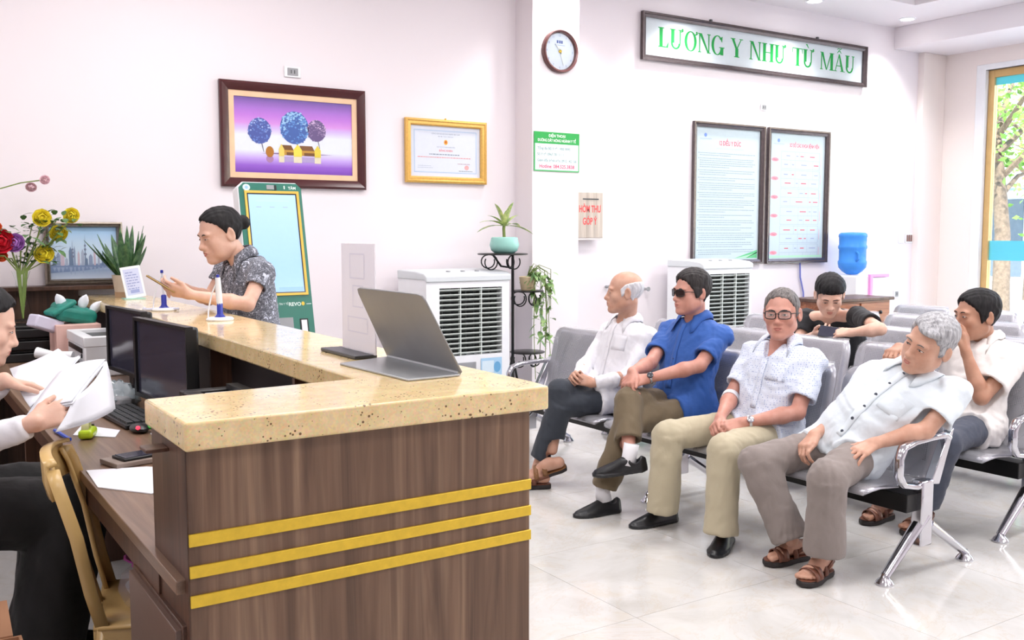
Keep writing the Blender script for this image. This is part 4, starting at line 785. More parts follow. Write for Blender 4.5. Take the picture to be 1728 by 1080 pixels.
def printer(x0, y0, x1, y1, z1, label, dark):
    t = thing('printer', label, 'printer', ((x0 + x1) / 2, (y0 + y1) / 2, .76)); z0 = .761; mt = M_dkgrey if dark else M_white
    obj('body', MB().bb((x0, y0, z0), (x1, y1, z1 - .045)), M_white, t, bevel=.008)
    mb = MB().bb((x0 - .004, y0 - .004, z1 - .05), (x1 + .004, y0 + .05, z1)).bb((x0 - .004, y1 - .05, z1 - .05), (x1 + .004, y1 + .004, z1)).bb((x0 - .004, y0 + .05, z1 - .05), (x0 + .05, y1 - .05, z1)).bb((x1 - .05, y0 + .05, z1 - .05), (x1 + .004, y1 - .05, z1)).bb((x0 + .05, y0 + .05, z1 - .05), (x1 - .05, y1 - .05, z1 - .025)); obj('top_cover', mb, M_black if dark else M_white, t, bevel=.004)
    obj('paper_tray', MB().bb((x0 - .012, y0 + .04, z0 + .02), (x0 + .01, y1 - .04, z0 + .08)), M_grey, t, bevel=.003); obj('output_slot', MB().bb((x0 - .005, y0 + .05, z1 - .085), (x0 + .004, y1 - .05, z1 - .06)), M_black, t)
    obj('button', MB().lathe([(.012, 0), (.011, .005), (0, .005)], (x0, y0 + .07, z1 - .10), 12, (-1, 0, 0)), M_black, t)
    if dark: obj('output_paper', MB().bb((x0 + .05, y0 + .08, z1 - .01), (x1 - .03, y1 - .12, z1 + .002)), M_paper, t); obj('paper_stop', MB().bb((x1 - .06, y0 + .06, z1), (x1 - .02, y1 - .06, z1 + .02)), M_black, t)
    else: obj('output_recess', MB().bb((x0 + .06, y0 + .06, z1 - .024), (x1 - .06, y1 - .06, z1 - .018)), M_dkgrey, t)
printer(.855, 3.02, 1.055, 3.40, .945, 'black-topped printer with a white sheet in its tray under the counter', True); printer(.85, 5.22, 1.10, 5.72, .965, 'white laser printer beside the farther monitor', False)
t = thing('keyboard', 'black computer keyboard on the desk by the counter return', 'keyboard', (.80, 3.98, .76)); Mk = Matrix.Rotation(R(4), 3, 'Z'); kc = V((.80, 3.96, .772)); obj('case', MB().box(kc, (.155, .44, .018), Mk), M_black, t, bevel=.005)
mb = MB()
for i in range(5):
    for j in range(15): mb.box(kc + Mk @ V((-.058 + i * .0275, -.20 + j * .0285, .0125)), (.022, .0235, .008), Mk)
obj('keys', mb, mat('key_grey', C(52, 56, 58), .45), t)['kind'] = 'stuff'
t = thing('computer_mouse', 'black computer mouse with red and green lights near the keyboard', 'mouse', (.775, 3.68, .76)); obj('body', MB().ball((.775, 3.68, .775), (.034, .058, .017), 14), M_black, t)
M_redg = NT('red_glow'); b = M_redg.bsdf(Roughness=.4); b.inputs['Base Color'].default_value = (.8, .02, .05, 1); b.inputs['Emission Color'].default_value = (1, .05, .1, 1); b.inputs['Emission Strength'].default_value = 1; M_redg = M_redg.m
obj('red_light', MB().ball((.762, 3.64, .783), (.009, .014, .008), 8), M_redg, t); M_lime = mat('lime_plastic', C(186, 214, 40), .3); obj('green_strip', MB().ball((.81, 3.66, .779), (.014, .014, .01), 8), mat('green_plastic', C(70, 206, 70), .3), t)
t = thing('tape_dispenser', 'lime green tape dispenser on the desk', 'tape dispenser', (.60, 3.68, .76)); M9 = Matrix.Rotation(R(-20), 3, 'Z')
obj('body', MB().box((.60, 3.68, .778), (.05, .10, .032), M9), M_lime, t, bevel=.012, bseg=3); obj('roll', MB().lathe([(.012, -.012), (.03, -.012), (.03, .012), (.012, .012), (.012, -.012)], (.595, 3.675, .792), 20, M9 @ V((1, 0, 0)), cap=False), mat('clear_tape', C(206, 206, 150), .25), t); obj('cutter', MB().box((.615, 3.73, .792), (.03, .012, .012), M9), M_black, t)
tag(obj('blue_pen', MB().tube([(.515, 3.84, .768), (.535, 3.64, .768)], .0065, 8), mat('blue_pen_plastic', C(40, 80, 190), .3)), 'blue pen lying under the papers on the desk', 'pen')
t = thing('smartphone', 'dark smartphone lying on a small notebook on the desk', 'phone', (.68, 3.20, .76)); obj('body', MB().box((.68, 3.20, .781), (.16, .085, .009), Matrix.Rotation(R(14), 3, 'Z')), M_black, t, bevel=.003); obj('screen', MB().box((.68, 3.20, .786), (.145, .073, .002), Matrix.Rotation(R(14), 3, 'Z')), mat('dark_screen'), t)
tag(obj('notebook', MB().box((.67, 3.20, .769), (.20, .12, .015), Matrix.Rotation(R(14), 3, 'Z')), mat('grey_brown_cover', C(150, 134, 124), .6), bevel=.002), 'grey-brown notebook under the smartphone', 'notebook')
def sheet(label, pts, z, name='paper_sheet', m=None): return tag(obj(name, MB().prism(pts, (0, 0, z), (1, 0, 0), (0, 1, 0), (0, 0, .003)), m or M_paper), label, 'paper')
sheet('white paper sheet on the desk corner by the counter end', [(.497, 2.92), (.61, 2.765), (.80, 2.96), (.67, 3.10), (.505, 3.15)], .7605)
sheet('white paper under the tape dispenser on the desk', [(.56, 3.74), (.68, 3.62), (.72, 3.74), (.62, 3.92)], .7605); sheet('white papers between monitor and keyboard', [(.80, 4.26), (.90, 4.3), (.91, 4.46), (.82, 4.44)], .7605)
sheet('white leaflet in front of the black-topped printer', [(.79, 3.42), (.85, 3.40), (.85, 3.60), (.80, 3.62)], .7605)
# bag, box, jacket and small clutter at the far end of the desk
t = thing('green_tissue_bag', 'teal green bag with white tissues on boxes behind the white printer', 'bag', (.98, 6.05, .95))
obj('carton', MB().bb((.80, 5.76, .761), (1.03, 6.02, .985)), mat('peach_carton', C(226, 186, 176), .6), t, bevel=.004); M_tb = mat('teal_fabric', C(30, 130, 116), .5, var=.2, nscale=14)
mb = MB().box((.91, 5.90, 1.035), (.22, .17, .09), Euler((R(6), R(14), R(10))).to_matrix()); obj('bag_body', mb, M_tb, t, bevel=.03, bseg=3); obj('bag_flap', MB().box((.84, 5.87, 1.075), (.15, .14, .03), Euler((0, R(-28), R(12))).to_matrix()), M_tb, t, bevel=.012)
mb = MB()
for (x, z, a) in ((.93, 1.10, 20), (1.02, 1.09, -15), (1.07, 1.06, -35)): obj('tissue', leaf((x - .07, 5.88, z - .03), (math.sin(R(a)) * -1, -.1, 1), (0, 1, 0), .11, .03, .2, 5), M_paper, t, solid=.004)
obj('envelope', MB().box((.76, 5.85, .99), (.16, .1, .07), Euler((0, R(20), R(20))).to_matrix()), mat('pale_lilac_paper', C(214, 210, 230), .6), t, bevel=.01)
t = thing('telephone_handset', 'white telephone handset lying before the white printer', 'telephone', (.74, 5.4, .86)); obj('cradle', MB().bb((.66, 5.25, .761), (.80, 5.5, .84)), M_black, t, bevel=.01); obj('handset', MB().tube([(.655, 5.40, .885), (.72, 5.36, .872), (.81, 5.31, .862)], [.028, .02, .028], 10), M_white, t)
t = thing('plastic_bag', 'crumpled clear plastic bag on the desk between the monitors', 'bag', (.90, 4.40, .76)); mb = MB(); rnd = random.Random(6); rows = []
for i in range(9):
    th = PI / 2 * i / 8; rows.append([(.83 + (.09 * math.cos(th) * (1 + rnd.uniform(-.22, .22))) * math.cos(2 * PI * k / 20), 4.36 + .16 * math.cos(th) * (1 + rnd.uniform(-.2, .2)) * math.sin(2 * PI * k / 20), .762 + .09 * math.sin(th) * (1 + rnd.uniform(-.15, .15))) for k in range(20)])
mb.grid(rows, closed=True); obj('film', mb, mat('grey_film', C(150, 160, 166), .18), t, smooth=60); obj('stapler', MB().box((.82, 4.24, .792), (.05, .14, .04), Matrix.Rotation(R(10), 3, 'Z')), M_grey, t, bevel=.01)
# ================================================================ plastic chair, carton, bag on the seat
def plastic_chair():
    t = thing('plastic_chair', 'beige moulded plastic chair tucked against the desk', 'chair', (.52, 3.0, 0)); M_bg = mat('beige_plastic', C(206, 172, 112), .32, var=.05)
    c = V((.69, 2.93, 0)); a = R(-14); f = V((math.cos(a), math.sin(a), 0)); s = V((-math.sin(a), math.cos(a), 0))      # f = the way it faces
    P = lambda x, y, z: c + f * x + s * y + V((0, 0, z))
    obj('seat', MB().grid([[P(-.20, -.19, .40), P(-.2, 0, .39), P(-.20, .19, .40)], [P(-.05, -.2, .395), P(-.05, 0, .375), P(-.05, .2, .395)], [P(.12, -.21, .40), P(.12, 0, .38), P(.12, .21, .40)], [P(.22, -.20, .395), P(.22, 0, .385), P(.22, .20, .395)]]), M_bg, t, solid=.012, smooth=60)
    mb = MB()
    for (x0, y0, x1, y1) in ((-.2, -.19, .22, -.20), (-.2, .19, .22, .2), (-.2, -.19, -.2, .19), (.22, -.2, .22, .2)): mb.prism([(0, 0), (1, 0), (1, -1), (0, -1)], P(x0, y0, .398), P(x1, y1, 0) - P(x0, y0, 0), V((0, 0, .065)), (f if x0 == x1 else s) * .012)
    obj('seat_skirt', mb, M_bg, t, bevel=.003)
    for (sx, sy) in ((-1, -1), (-1, 1), (1, -1), (1, 1)):
        x, y = .19 * sx, .185 * sy; q = obj('leg', MB().grid([[P(x + d * .035 * (-sx), y, z) + f * (k * sx) + s * (k * sy * .6) for d in (0, 1)] + [P(x, y - .045 * sy, z) + f * (k * sx) + s * (k * sy * .6)] for z, k in ((.40, 0), (.0, .035))][::1]), M_bg, t, solid=.012)
    for sy in (-1, 1):
        pts = [P(-.19, .185 * sy, .40), P(-.215, .19 * sy, .5), P(-.245, .195 * sy, .66), P(-.285, .19 * sy, .80), P(-.30, .165 * sy, .845)]; mb = MB(); rows = []
        for i, q in enumerate(pts):
            w = (.062, .058, .046, .042, .045)[i]; rows.append([q - s * (sy * w) + f * .006, q - s * (sy * w * .5), q, q + f * .03])
        mb.grid(rows); obj('back_post', mb, M_bg, t, solid=.013, smooth=50)
    rows = []
    for k in range(9):
        y = -.17 + .34 * k / 8; bow = .03 * (1 - (y / .17) ** 2); rows.append([P(-.285 - bow, y, .76), P(-.295 - bow, y, .80), P(-.30 - bow, y, .855 + bow * .5), P(-.275 - bow, y, .862 + bow * .5)])
    obj('top_rail', MB().grid(rows), M_bg, t, solid=.012, smooth=50)
    for y in (-.045, .045): obj('back_slat', MB().grid([[P(-.195, y - .02, .39), P(-.2, y, .39), P(-.195, y + .02, .39)], [P(-.255, y - .018, .62), P(-.26, y, .62), P(-.255, y + .018, .62)], [P(-.305, y - .022, .79), P(-.31, y, .79), P(-.305, y + .022, .79)]]), M_bg, t, solid=.01)
    b = thing('food_bag', 'clear bag of food with a pink rim on the plastic chair seat', 'bag', P(-.06, -.02, .39)); q = P(-.04, -.02, .402)
    obj('bowl', MB().lathe([(0, 0), (.055, 0), (.08, .045), (.084, .055), (.076, .052), (.055, .03), (0, .03)], q, 24, cap=False), M_white, b); obj('food', MB().ball(q + V((0, 0, .035)), (.06, .06, .035), 12), mat('green_food', C(120, 128, 80), .6, var=.3, nscale=40), b)
    M_bag = NT('clear_bag'); bb_ = M_bag.bsdf(Roughness=.2, Alpha=.22); bb_.inputs['Base Color'].default_value = (*C(226, 214, 226), 1); obj('wrap', MB().lathe([(.085, 0), (.105, .045), (.095, .085), (.06, .115), (.07, .13)], q, 18, cap=False), M_bag.m, b, smooth=60); obj('rim', MB().lathe([(.066, .112), (.062, .122), (.082, .14), (.088, .137)], q, 14, cap=False), mat('magenta_rim', C(200, 90, 180), .4), b)
plastic_chair()
t = thing('cardboard_box', 'open brown cardboard box with teal panel on the floor at the left', 'box', (.05, 2.66, 0)); x0, y0, x1, y1 = -.18, 2.46, .28, 2.86; M_cb = mat('cardboard', C(176, 130, 98), .8)
mb = MB().bb((x0, y0, 0), (x1, y0 + .008, .4)).bb((x0, y1 - .008, 0), (x1, y1, .4)).bb((x0, y0 + .008, 0), (x0 + .008, y1 - .008, .4)).bb((x1 - .008, y0 + .008, 0), (x1, y1 - .008, .4)).bb((x0, y0, 0), (x1, y1, .008)); obj('carton', mb, M_cb, t)
obj('printed_panel', MB().bb((x0 + .05, y0 - .003, .0), (x1, y0 - .0005, .34)), mat('teal_print', C(20, 116, 100), .5), t); obj('flap', MB().prism([(0, 0), (.44, 0), (.44, .16), (0, .16)], (x0, y1, .4), UX, (0, .8, .35), (0, 0, .004)), M_cb, t)
# ================================================================ rows of steel benches
def perf_mat():
    t = NT('perforated_steel'); b = t.bsdf(Roughness=.3, Metallic=.75); tc = t.n('ShaderNodeTexCoord'); sp = t.n('ShaderNodeSeparateXYZ'); t.l(tc.outputs['Object'], sp.inputs[0]); ad = t.n('ShaderNodeMath', operation='ADD'); t.l(sp.outputs[0], ad.inputs[0]); t.l(sp.outputs[2], ad.inputs[1])
    cb = t.n('ShaderNodeCombineXYZ'); t.l(ad.outputs[0], cb.inputs[0]); t.l(sp.outputs[1], cb.inputs[1]); vo = t.n('ShaderNodeTexVoronoi', voronoi_dimensions='2D'); vo.inputs['Scale'].default_value = 105; vo.inputs['Randomness'].default_value = 0; t.l(cb.outputs[0], vo.inputs['Vector'])
    t.l(t.ramp(vo.outputs['Distance'], ((.24, C(52, 52, 58)), (.30, C(168, 168, 176)))), b.inputs['Base Color']); return t.m
M_perf = perf_mat()
def film_mat():
    t = NT('clear_plastic_film'); tr = t.n('ShaderNodeBsdfTransparent'); b = t.n('ShaderNodeBsdfPrincipled'); b.inputs['Base Color'].default_value = (*C(236, 236, 242), 1); b.inputs['Roughness'].default_value = .12; b.inputs['Specular IOR Level'].default_value = .9; t.b = b
    mx = t.n('ShaderNodeMixShader'); v = t.coord((4, 5, 4)); n = t.noise(v, 1.4, 3, .5, .8); t.bump(n, .9, .025); mr = t.n('ShaderNodeMapRange'); mr.inputs[1].default_value = .3; mr.inputs[2].default_value = .75; mr.inputs[3].default_value = .16; mr.inputs[4].default_value = .36; t.l(n, mr.inputs[0]); t.l(mr.outputs[0], mx.inputs[0]); t.l(tr.outputs[0], mx.inputs[1]); t.l(b.outputs[0], mx.inputs[2]); t.l(mx.outputs[0], t.out.inputs[0]); return t.m
M_film = film_mat()
SEATP = [(3.420, .386), (3.426, .400), (3.45, .410), (3.50, .413), (3.62, .402), (3.76, .392), (3.835, .398)]
BACKP = [(3.835, .398), (3.873, .42), (3.893, .47), (3.912, .56), (3.935, .66), (3.958, .76), (3.969, .805), (3.982, .826), (4.0, .832), (4.014, .82)]
def panel(prof, y0, y1, film=0, top=False):
    mb = MB(); n = 10; rows = []; m = len(prof); seed = random.Random(int(y0 * 100) + m)
    for i, (x, z) in enumerate(prof):
        k = 0
        if top: k = (0, 0, 0, 0, 0, 0, .012, .03, .045, .055)[i]
        elif i < 2: k = (.03, .012)[i]
        d0 = V(prof[min(i + 1, m - 1)]) - V(prof[max(i - 1, 0)]); nn = V((-d0[1], d0[0])).normalized(); q = film * (1 + (seed.uniform(-.4, 1.2) if film else 0)); rows.append([(x + nn[0] * q, y0 + k - film * .5 + (y1 - y0 - 2 * k + film) * (.0 if j == 0 else (.10 if j == 1 else (.9 if j == n - 1 else (1 if j == n else .1 + .8 * (j - 1) / (n - 2))))), z + nn[1] * q + (seed.uniform(-.002, .004) if film else 0)) for j in range(n + 1)])
    fs0 = len(mb.f); mb.grid(rows)
    for fi in range(fs0, len(mb.f)):
        i, j = divmod(fi - fs0, n); inner = 1 <= j <= n - 2 and ((2 <= i <= 5) if top else (2 <= i <= m - 2)); mb.mi[fi] = 1 if inner else 0
    return mb
def bench(x, label, dy=0):
    t = thing('waiting_bench', label, 'bench', (3.8, 4.02, 0), 0, None); Y0b, Y1b, n = 2.50, 5.54, 5; pw = (Y1b - Y0b) / n
    obj('beam', MB().bb((3.65, Y0b, .285), (3.75, Y1b, .365)), M_blackm, t, bevel=.004)
    for k in range(n):
        a, b = Y0b + k * pw + .022, Y0b + (k + 1) * pw - .022
        s = obj('seat', panel(SEATP, a, b), [M_steel, M_perf], t, solid=.008, smooth=60); s2 = obj('backrest', panel(BACKP, a, b, 0, True), [M_steel, M_perf], t, solid=.008, smooth=60)
        obj('plastic_film', panel(SEATP, a, b, .006), M_film, s, smooth=60); obj('plastic_film', panel(BACKP, a, b, .007, True), M_film, s2, smooth=60)
        obj('seat_bracket', MB().bb((3.60, (a + b) / 2 - .05, .362), (3.86, (a + b) / 2 + .05, .384)), M_blackm, t)
    for y in (Y0b, (Y0b + Y1b) / 2, Y1b):
        l = obj('leg_frame', MB().bb((3.72, y - .028, .13), (3.80, y + .028, .42)), M_chrome, t, bevel=.008)
        for (xa, za, xb) in ((3.775, .26, 3.515), (3.80, .22, 4.095)):
            obj('leg', MB().tube([(xa, y, za), (xb, y, .035)], [.024, .016], 10, flat=(V((0, 1, 0)), 1.35)), M_chrome, l); obj('foot', MB().lathe([(.0, 0), (.036, 0), (.038, .008), (.03, .02), (.018, .032), (.012, .05), (0, .05)], (xb, y, .0), 18, cap=False), M_chrome, l)
    for y in (Y0b - .0, Y1b):
        arm = [(3.80, y, .405), (3.70, y, .395), (3.615, y, .415), (3.585, y, .46), (3.585, y, .53), (3.61, y, .575), (3.68, y, .592), (3.80, y, .598), (3.90, y, .60), (3.925, y, .585)]
        pts = []
        for i in range(len(arm) - 1): pts += [V(arm[i]).lerp(V(arm[i + 1]), q) for q in (0, .5)]
        pts.append(V(arm[-1])); obj('armrest', MB().tube(pts, .016, 10, flat=(V((0, 1, 0)), 1.5)), M_chrome, t, smooth=60)
        obj('end_bracket', MB().prism([(3.79, .40), (3.85, .39), (3.93, .585), (3.945, .63), (3.90, .60)], (0, y - .02, 0), (1, 0, 0), (0, 0, 1), (0, .04, 0)), M_chrome, t, bevel=.004)
    return t
b1 = bench(0, 'front steel bench with four men seated, nearest the counter')
for k, l in ((1, 'second steel bench row, directly behind the front row of men'), (2, 'third steel bench row, where the young man in black sits'), (3, 'fourth steel bench row, film-wrapped and empty'), (4, 'rearmost steel bench row, nearest the window wall')):
    c = link_copy(b1); c.location = (3.8 + .97 * k, 4.02 + .06, 0); c['label'] = l
    c['group'] = 'film-wrapped steel waiting benches'
b1['group'] = 'film-wrapped steel waiting benches'
# ================================================================ people: distance fields turned into one smooth surface
def smin(a, b, k):
    h = np.clip(.5 + .5 * (b - a) / k, 0, 1); return b * (1 - h) + a * h - k * h * (1 - h)
def smax(a, b, k): return -smin(-a, -b, k)
def f_el(x, y, z, c, r):
    X, Y, Z = (x - c[0]) / r[0], (y - c[1]) / r[1], (z - c[2]) / r[2]
    k0 = np.sqrt(X * X + Y * Y + Z * Z); k1 = np.sqrt((X / r[0]) ** 2 + (Y / r[1]) ** 2 + (Z / r[2]) ** 2); return k0 * (k0 - 1) / np.maximum(k1, 1e-6)
def f_rc(x, y, z, a, b, ra, rb):
    ba = [b[i] - a[i] for i in range(3)]; L = sum(q * q for q in ba) + 1e-12
    t = np.clip(((x - a[0]) * ba[0] + (y - a[1]) * ba[1] + (z - a[2]) * ba[2]) / L, 0, 1)
    return np.sqrt((x - a[0] - t * ba[0]) ** 2 + (y - a[1] - t * ba[1]) ** 2 + (z - a[2] - t * ba[2]) ** 2) - (ra + (rb - ra) * t)
class Field:
    def __init__(s, lo, hi, h):
        s.lo = np.array(lo, float); s.h = h; s.n = np.ceil((np.array(hi) - s.lo) / h).astype(int) + 1
        s.D = np.full(tuple(s.n), .06, np.float32); s.ax = [(s.lo[i] + h * np.arange(s.n[i])).astype(np.float32) for i in range(3)]
    def block(s, lo, hi, m):
        i0 = np.maximum(0, np.floor((np.array(lo) - m - s.lo) / s.h).astype(int)); i1 = np.minimum(s.n, np.ceil((np.array(hi) + m - s.lo) / s.h).astype(int) + 1)
        if (i1 <= i0).any(): return None, None
        sl = tuple(slice(a, b) for a, b in zip(i0, i1)); g = [s.ax[i][sl[i]] for i in range(3)]
        return sl, (g[0][:, None, None], g[1][None, :, None], g[2][None, None, :])
    def op(s, fn, lo, hi, k, mode='u'):
        sl, g = s.block(lo, hi, k + .012 + (.03 if mode == 'u' else 0))
        if sl is None: return s
        d = fn(*g).astype(np.float32); B = s.D[sl]
        s.D[sl] = smin(B, d, k) if mode == 'u' else smax(B, -d, k) if mode == 's' else smax(B, d, k); return s
    def rc(s, a, b, ra, rb=None, k=.015, mode='u'):
        rb = ra if rb is None else rb; r = max(ra, rb); a = tuple(a); b = tuple(b)
        return s.op(lambda x, y, z: f_rc(x, y, z, a, b, ra, rb), [min(a[i], b[i]) - r for i in range(3)], [max(a[i], b[i]) + r for i in range(3)], k, mode)
    def ball(s, c, r, k=.015, mode='u'): return s.rc(c, V(c) + V((0, 0, 1e-4)), r, r, k, mode)
    def tube_cut(s, a, b, ra, rb, f0, f1, k=.015, hollow=0, flat=None):
        """round cone a-b kept only between fractions f0..f1, with flat ends; hollow opens the f1 end"""
        a, b = V(a), V(b); d = b - a; L = d.length; n = d / L; r = max(ra, rb) * (1.15 if flat else 1)
        def fn(x, y, z):
            t = ((x - a[0]) * n[0] + (y - a[1]) * n[1] + (z - a[2]) * n[2]); tt = np.clip(t / L, min(0, f0), max(1, f1))
            px, py, pz = x - a[0] - t * n[0], y - a[1] - t * n[1], z - a[2] - t * n[2]
            if flat: q = px * flat[0][0] + py * flat[0][1] + pz * flat[0][2]; e = q * (1 / flat[1] - 1); px, py, pz = px + e * flat[0][0], py + e * flat[0][1], pz + e * flat[0][2]
            dd = np.sqrt(px * px + py * py + pz * pz) - (ra + (rb - ra) * tt)
            dd = smax(dd, t - f1 * L, .006)
            dd = np.maximum(dd, f0 * L - t)
            if hollow: 
                inner = np.sqrt(px * px + py * py + pz * pz) - (ra + (rb - ra) * tt - hollow); inner = np.maximum(inner, (f1 * L - .05) - t); dd = smax(dd, -inner, .003)
            return dd
        p, q = a + d * min(0, f0), a + d * max(1, f1)
        return s.op(fn, [min(p[i], q[i]) - r for i in range(3)], [max(p[i], q[i]) + r for i in range(3)], k)
    def hollow(s, a, b, ra, rb, f1, th=.009, depth=.04):
        a, b = V(a), V(b); d = b - a; L = d.length; n = d / L; r0 = ra + (rb - ra) * f1 - th; return s.rc(a + n * (f1 * L - depth + r0), a + n * (f1 * L + r0 + .03), r0, r0, .003, 's')
    def wrinkle(s, amp, scale, seed, aniso=(1, 1, 1), band=.03):
        idx = np.nonzero(np.abs(s.D) < band); P = np.stack([s.ax[i][idx[i]] for i in range(3)], 1); r = np.random.RandomState(seed); acc = np.zeros(len(P), np.float32)
        w = np.zeros_like(P)
        for j in range(3): w[:, j] = .35 * scale * np.sin((P @ r.normal(size=3)) * 2.2 / scale + r.uniform(0, 6))
        for j in range(7):
            kv = r.normal(size=3) * np.array(aniso); kv = kv / np.linalg.norm(kv) * 2 * PI / (scale * r.uniform(.6, 1.8)); a = (P + w) @ kv + r.uniform(0, 6); acc += (1 - np.abs(np.sin(a)) * 1.6) if j % 2 else np.sin(a)
        s.D[idx] += (acc * amp / 3).astype(np.float32); return s
    def mesh(s):
        D = s.D; ins = D < 0; c = ins.astype(np.int8); n = np.array(D.shape)
        S = sum(c[dx:n[0] - 1 + dx, dy:n[1] - 1 + dy, dz:n[2] - 1 + dz] for dx in (0, 1) for dy in (0, 1) for dz in (0, 1))
        cell = np.nonzero((S > 0) & (S < 8)); N = len(cell[0]); ids = np.full(tuple(n - 1), -1, np.int32); ids[cell] = np.arange(N)
        I = np.stack(cell, 1); val = {}
        for dx in (0, 1):
            for dy in (0, 1):
                for dz in (0, 1): val[(dx, dy, dz)] = D[I[:, 0] + dx, I[:, 1] + dy, I[:, 2] + dz]
        acc = np.zeros((N, 3)); cnt = np.zeros(N)
        for a in val:
            for ax in range(3):
                if a[ax]: continue
                b = list(a); b[ax] = 1; b = tuple(b); va, vb = val[a], val[b]; m = (va < 0) != (vb < 0); t = np.where(m, va / np.where(m, va - vb, 1), 0)
                p = np.array(a, float)[None] + np.zeros((N, 3)); p[:, ax] += t; acc[m] += p[m]; cnt[m] += 1
        P = s.lo + s.h * (I + acc / cnt[:, None]); F = []
        for ax in range(3):
            o1, o2 = [(1, 2), (2, 0), (0, 1)][ax]; sh = [slice(None)] * 3; sl0 = list(sh); sl1 = list(sh); sl0[ax] = slice(0, -1); sl1[ax] = slice(1, None)
            e = np.nonzero(ins[tuple(sl0)] != ins[tuple(sl1)]); E = np.stack(e, 1); ok = (E[:, o1] > 0) & (E[:, o2] > 0) & (E[:, o1] < n[o1] - 1) & (E[:, o2] < n[o2] - 1) ; E = E[ok]
            def cid(d1, d2): q = E.copy(); q[:, o1] -= d1; q[:, o2] -= d2; return ids[q[:, 0], q[:, 1], q[:, 2]]
            Q = np.stack([cid(0, 0), cid(1, 0), cid(1, 1), cid(0, 1)], 1); fl = ins[E[:, 0], E[:, 1], E[:, 2]]; Q[~fl] = Q[~fl][:, ::-1]; F.append(Q)
        return P, np.concatenate(F)
def field_obj(name, fl, m, parent, keep_largest=False):
    P, F = fl.mesh(); me = bpy.data.meshes.new(name); inv = wm(parent).inverted(); iv = np.array(inv); P2 = P @ iv[:3, :3].T + iv[:3, 3]
    me.vertices.add(len(P2)); me.vertices.foreach_set('co', P2.astype(np.float32).ravel()); me.loops.add(F.size); me.loops.foreach_set('vertex_index', F.astype(np.int32).ravel()); me.polygons.add(len(F)); me.polygons.foreach_set('loop_start', np.arange(0, F.size, 4, dtype=np.int32)); me.polygons.foreach_set('use_smooth', np.ones(len(F), bool)); me.update(calc_edges=True); me.validate()
    me.materials.append(m); o = bpy.data.objects.new(name, me); COL.objects.link(o); o.parent = parent; o['_pf'] = 0; del o['_pf']
    return o, BVHTree.FromPolygons([tuple(p) for p in P], [tuple(f) for f in F.tolist()])
# ---- materials of people
def skin_mat(name, col, red=(.75, .3, .25)):
    t = NT(name); b = t.bsdf(Roughness=.46); b.inputs['Subsurface Weight'].default_value = .12; b.inputs['Subsurface Radius'].default_value = (.012, .005, .003); b.inputs['Subsurface Scale'].default_value = .5; v = t.coord()
    n = t.noise(v, 16, 4); d = tuple(x * y for x, y in zip(col, (.86, .76, .72))); t.l(t.ramp(n, ((.3, d), (.68, col))), b.inputs['Base Color']); t.bump(t.noise(v, 240, 3), .12, .002); return t.m
def cloth_mat(name, col, rough=.8, wr=.4, pattern=None, col2=None, scale=1):
    t = NT(name); b = t.bsdf(Roughness=rough); b.inputs['Sheen Weight'].default_value = .1; v = t.coord()
    n = t.noise(v, 7, 3); base = t.ramp(n, ((.3, tuple(x * .95 for x in col)), (.7, col)))
    if pattern == 'dash':
        vo = t.n('ShaderNodeTexVoronoi'); vo.inputs['Scale'].default_value = 95 * scale; vo.inputs['Randomness'].default_value = .35; t.l(v, vo.inputs['Vector']); m = t.ramp(vo.outputs['Distance'], ((.20, (1, 1, 1)), (.30, (0, 0, 0)))); mx = t.n('ShaderNodeMix', data_type='RGBA'); t.l(m, mx.inputs[0]); t.l(base, mx.inputs[6]); mx.inputs[7].default_value = (*col2, 1); base = mx.outputs[2]
    if pattern == 'paisley':
        vo = t.n('ShaderNodeTexNoise'); vo.inputs['Scale'].default_value = 42; vo.inputs['Detail'].default_value = 3; vo.inputs['Distortion'].default_value = 2.2; t.l(v, vo.inputs['Vector']); base = t.ramp(vo.outputs['Fac'], ((.40, col), (.47, col2), (.53, col), (.60, tuple(x * 2.4 for x in col2))), 'CONSTANT')
    t.l(base, b.inputs['Base Color']); f = t.noise(t.coord((6, 6, 6)), 1.2, 5, .55, .8); t.bump(f, wr, .012); return t.m
SK = {k: skin_mat('skin_' + k, c) for k, c in dict(tan=C(208, 164, 142), fair=C(226, 186, 166), ruddy=C(208, 154, 138), brown=C(188, 142, 118), pale=C(232, 192, 172)).items()}
def hair_mat(name, c1, c2):
    t = NT(name); b = t.bsdf(Roughness=.6); b.inputs['Specular IOR Level'].default_value = .25; v = t.coord((90, 90, 14)); n = t.noise(v, 1, 3, .6, .6); t.l(t.ramp(n, ((.3, c1), (.7, c2))), b.inputs['Base Color']); t.bump(n, .5, .004); return t.m
HM = dict(black=hair_mat('black_hair', C(14, 13, 15), C(36, 34, 36)), dark=hair_mat('dark_hair', C(24, 22, 24), C(62, 58, 58)), grey=hair_mat('grey_hair', C(126, 126, 130), C(198, 198, 202)), white=hair_mat('white_hair', C(190, 190, 196), C(232, 232, 236)), pepper=hair_mat('greying_hair', C(70, 66, 66), C(136, 130, 128)))
M_eyew = mat('eye_white', C(226, 218, 212), .25, var=.02); M_iris = mat('dark_iris', C(34, 22, 18), .12); M_lidl = mat('lash_line', C(66, 42, 36), .5); M_lip = mat('lips', C(180, 104, 96), .4); M_lipd = mat('lips_red', C(176, 70, 72), .4); M_mouth = mat('mouth_line', C(104, 52, 48), .5)
M_black_leather = mat('black_leather', C(26, 28, 32), .32, bump=.15, bscale=120); M_brown_leather = mat('brown_leather', C(112, 66, 48), .45, bump=.15, bscale=120); M_sole = mat('dark_rubber_sole', C(46, 40, 40), .7)

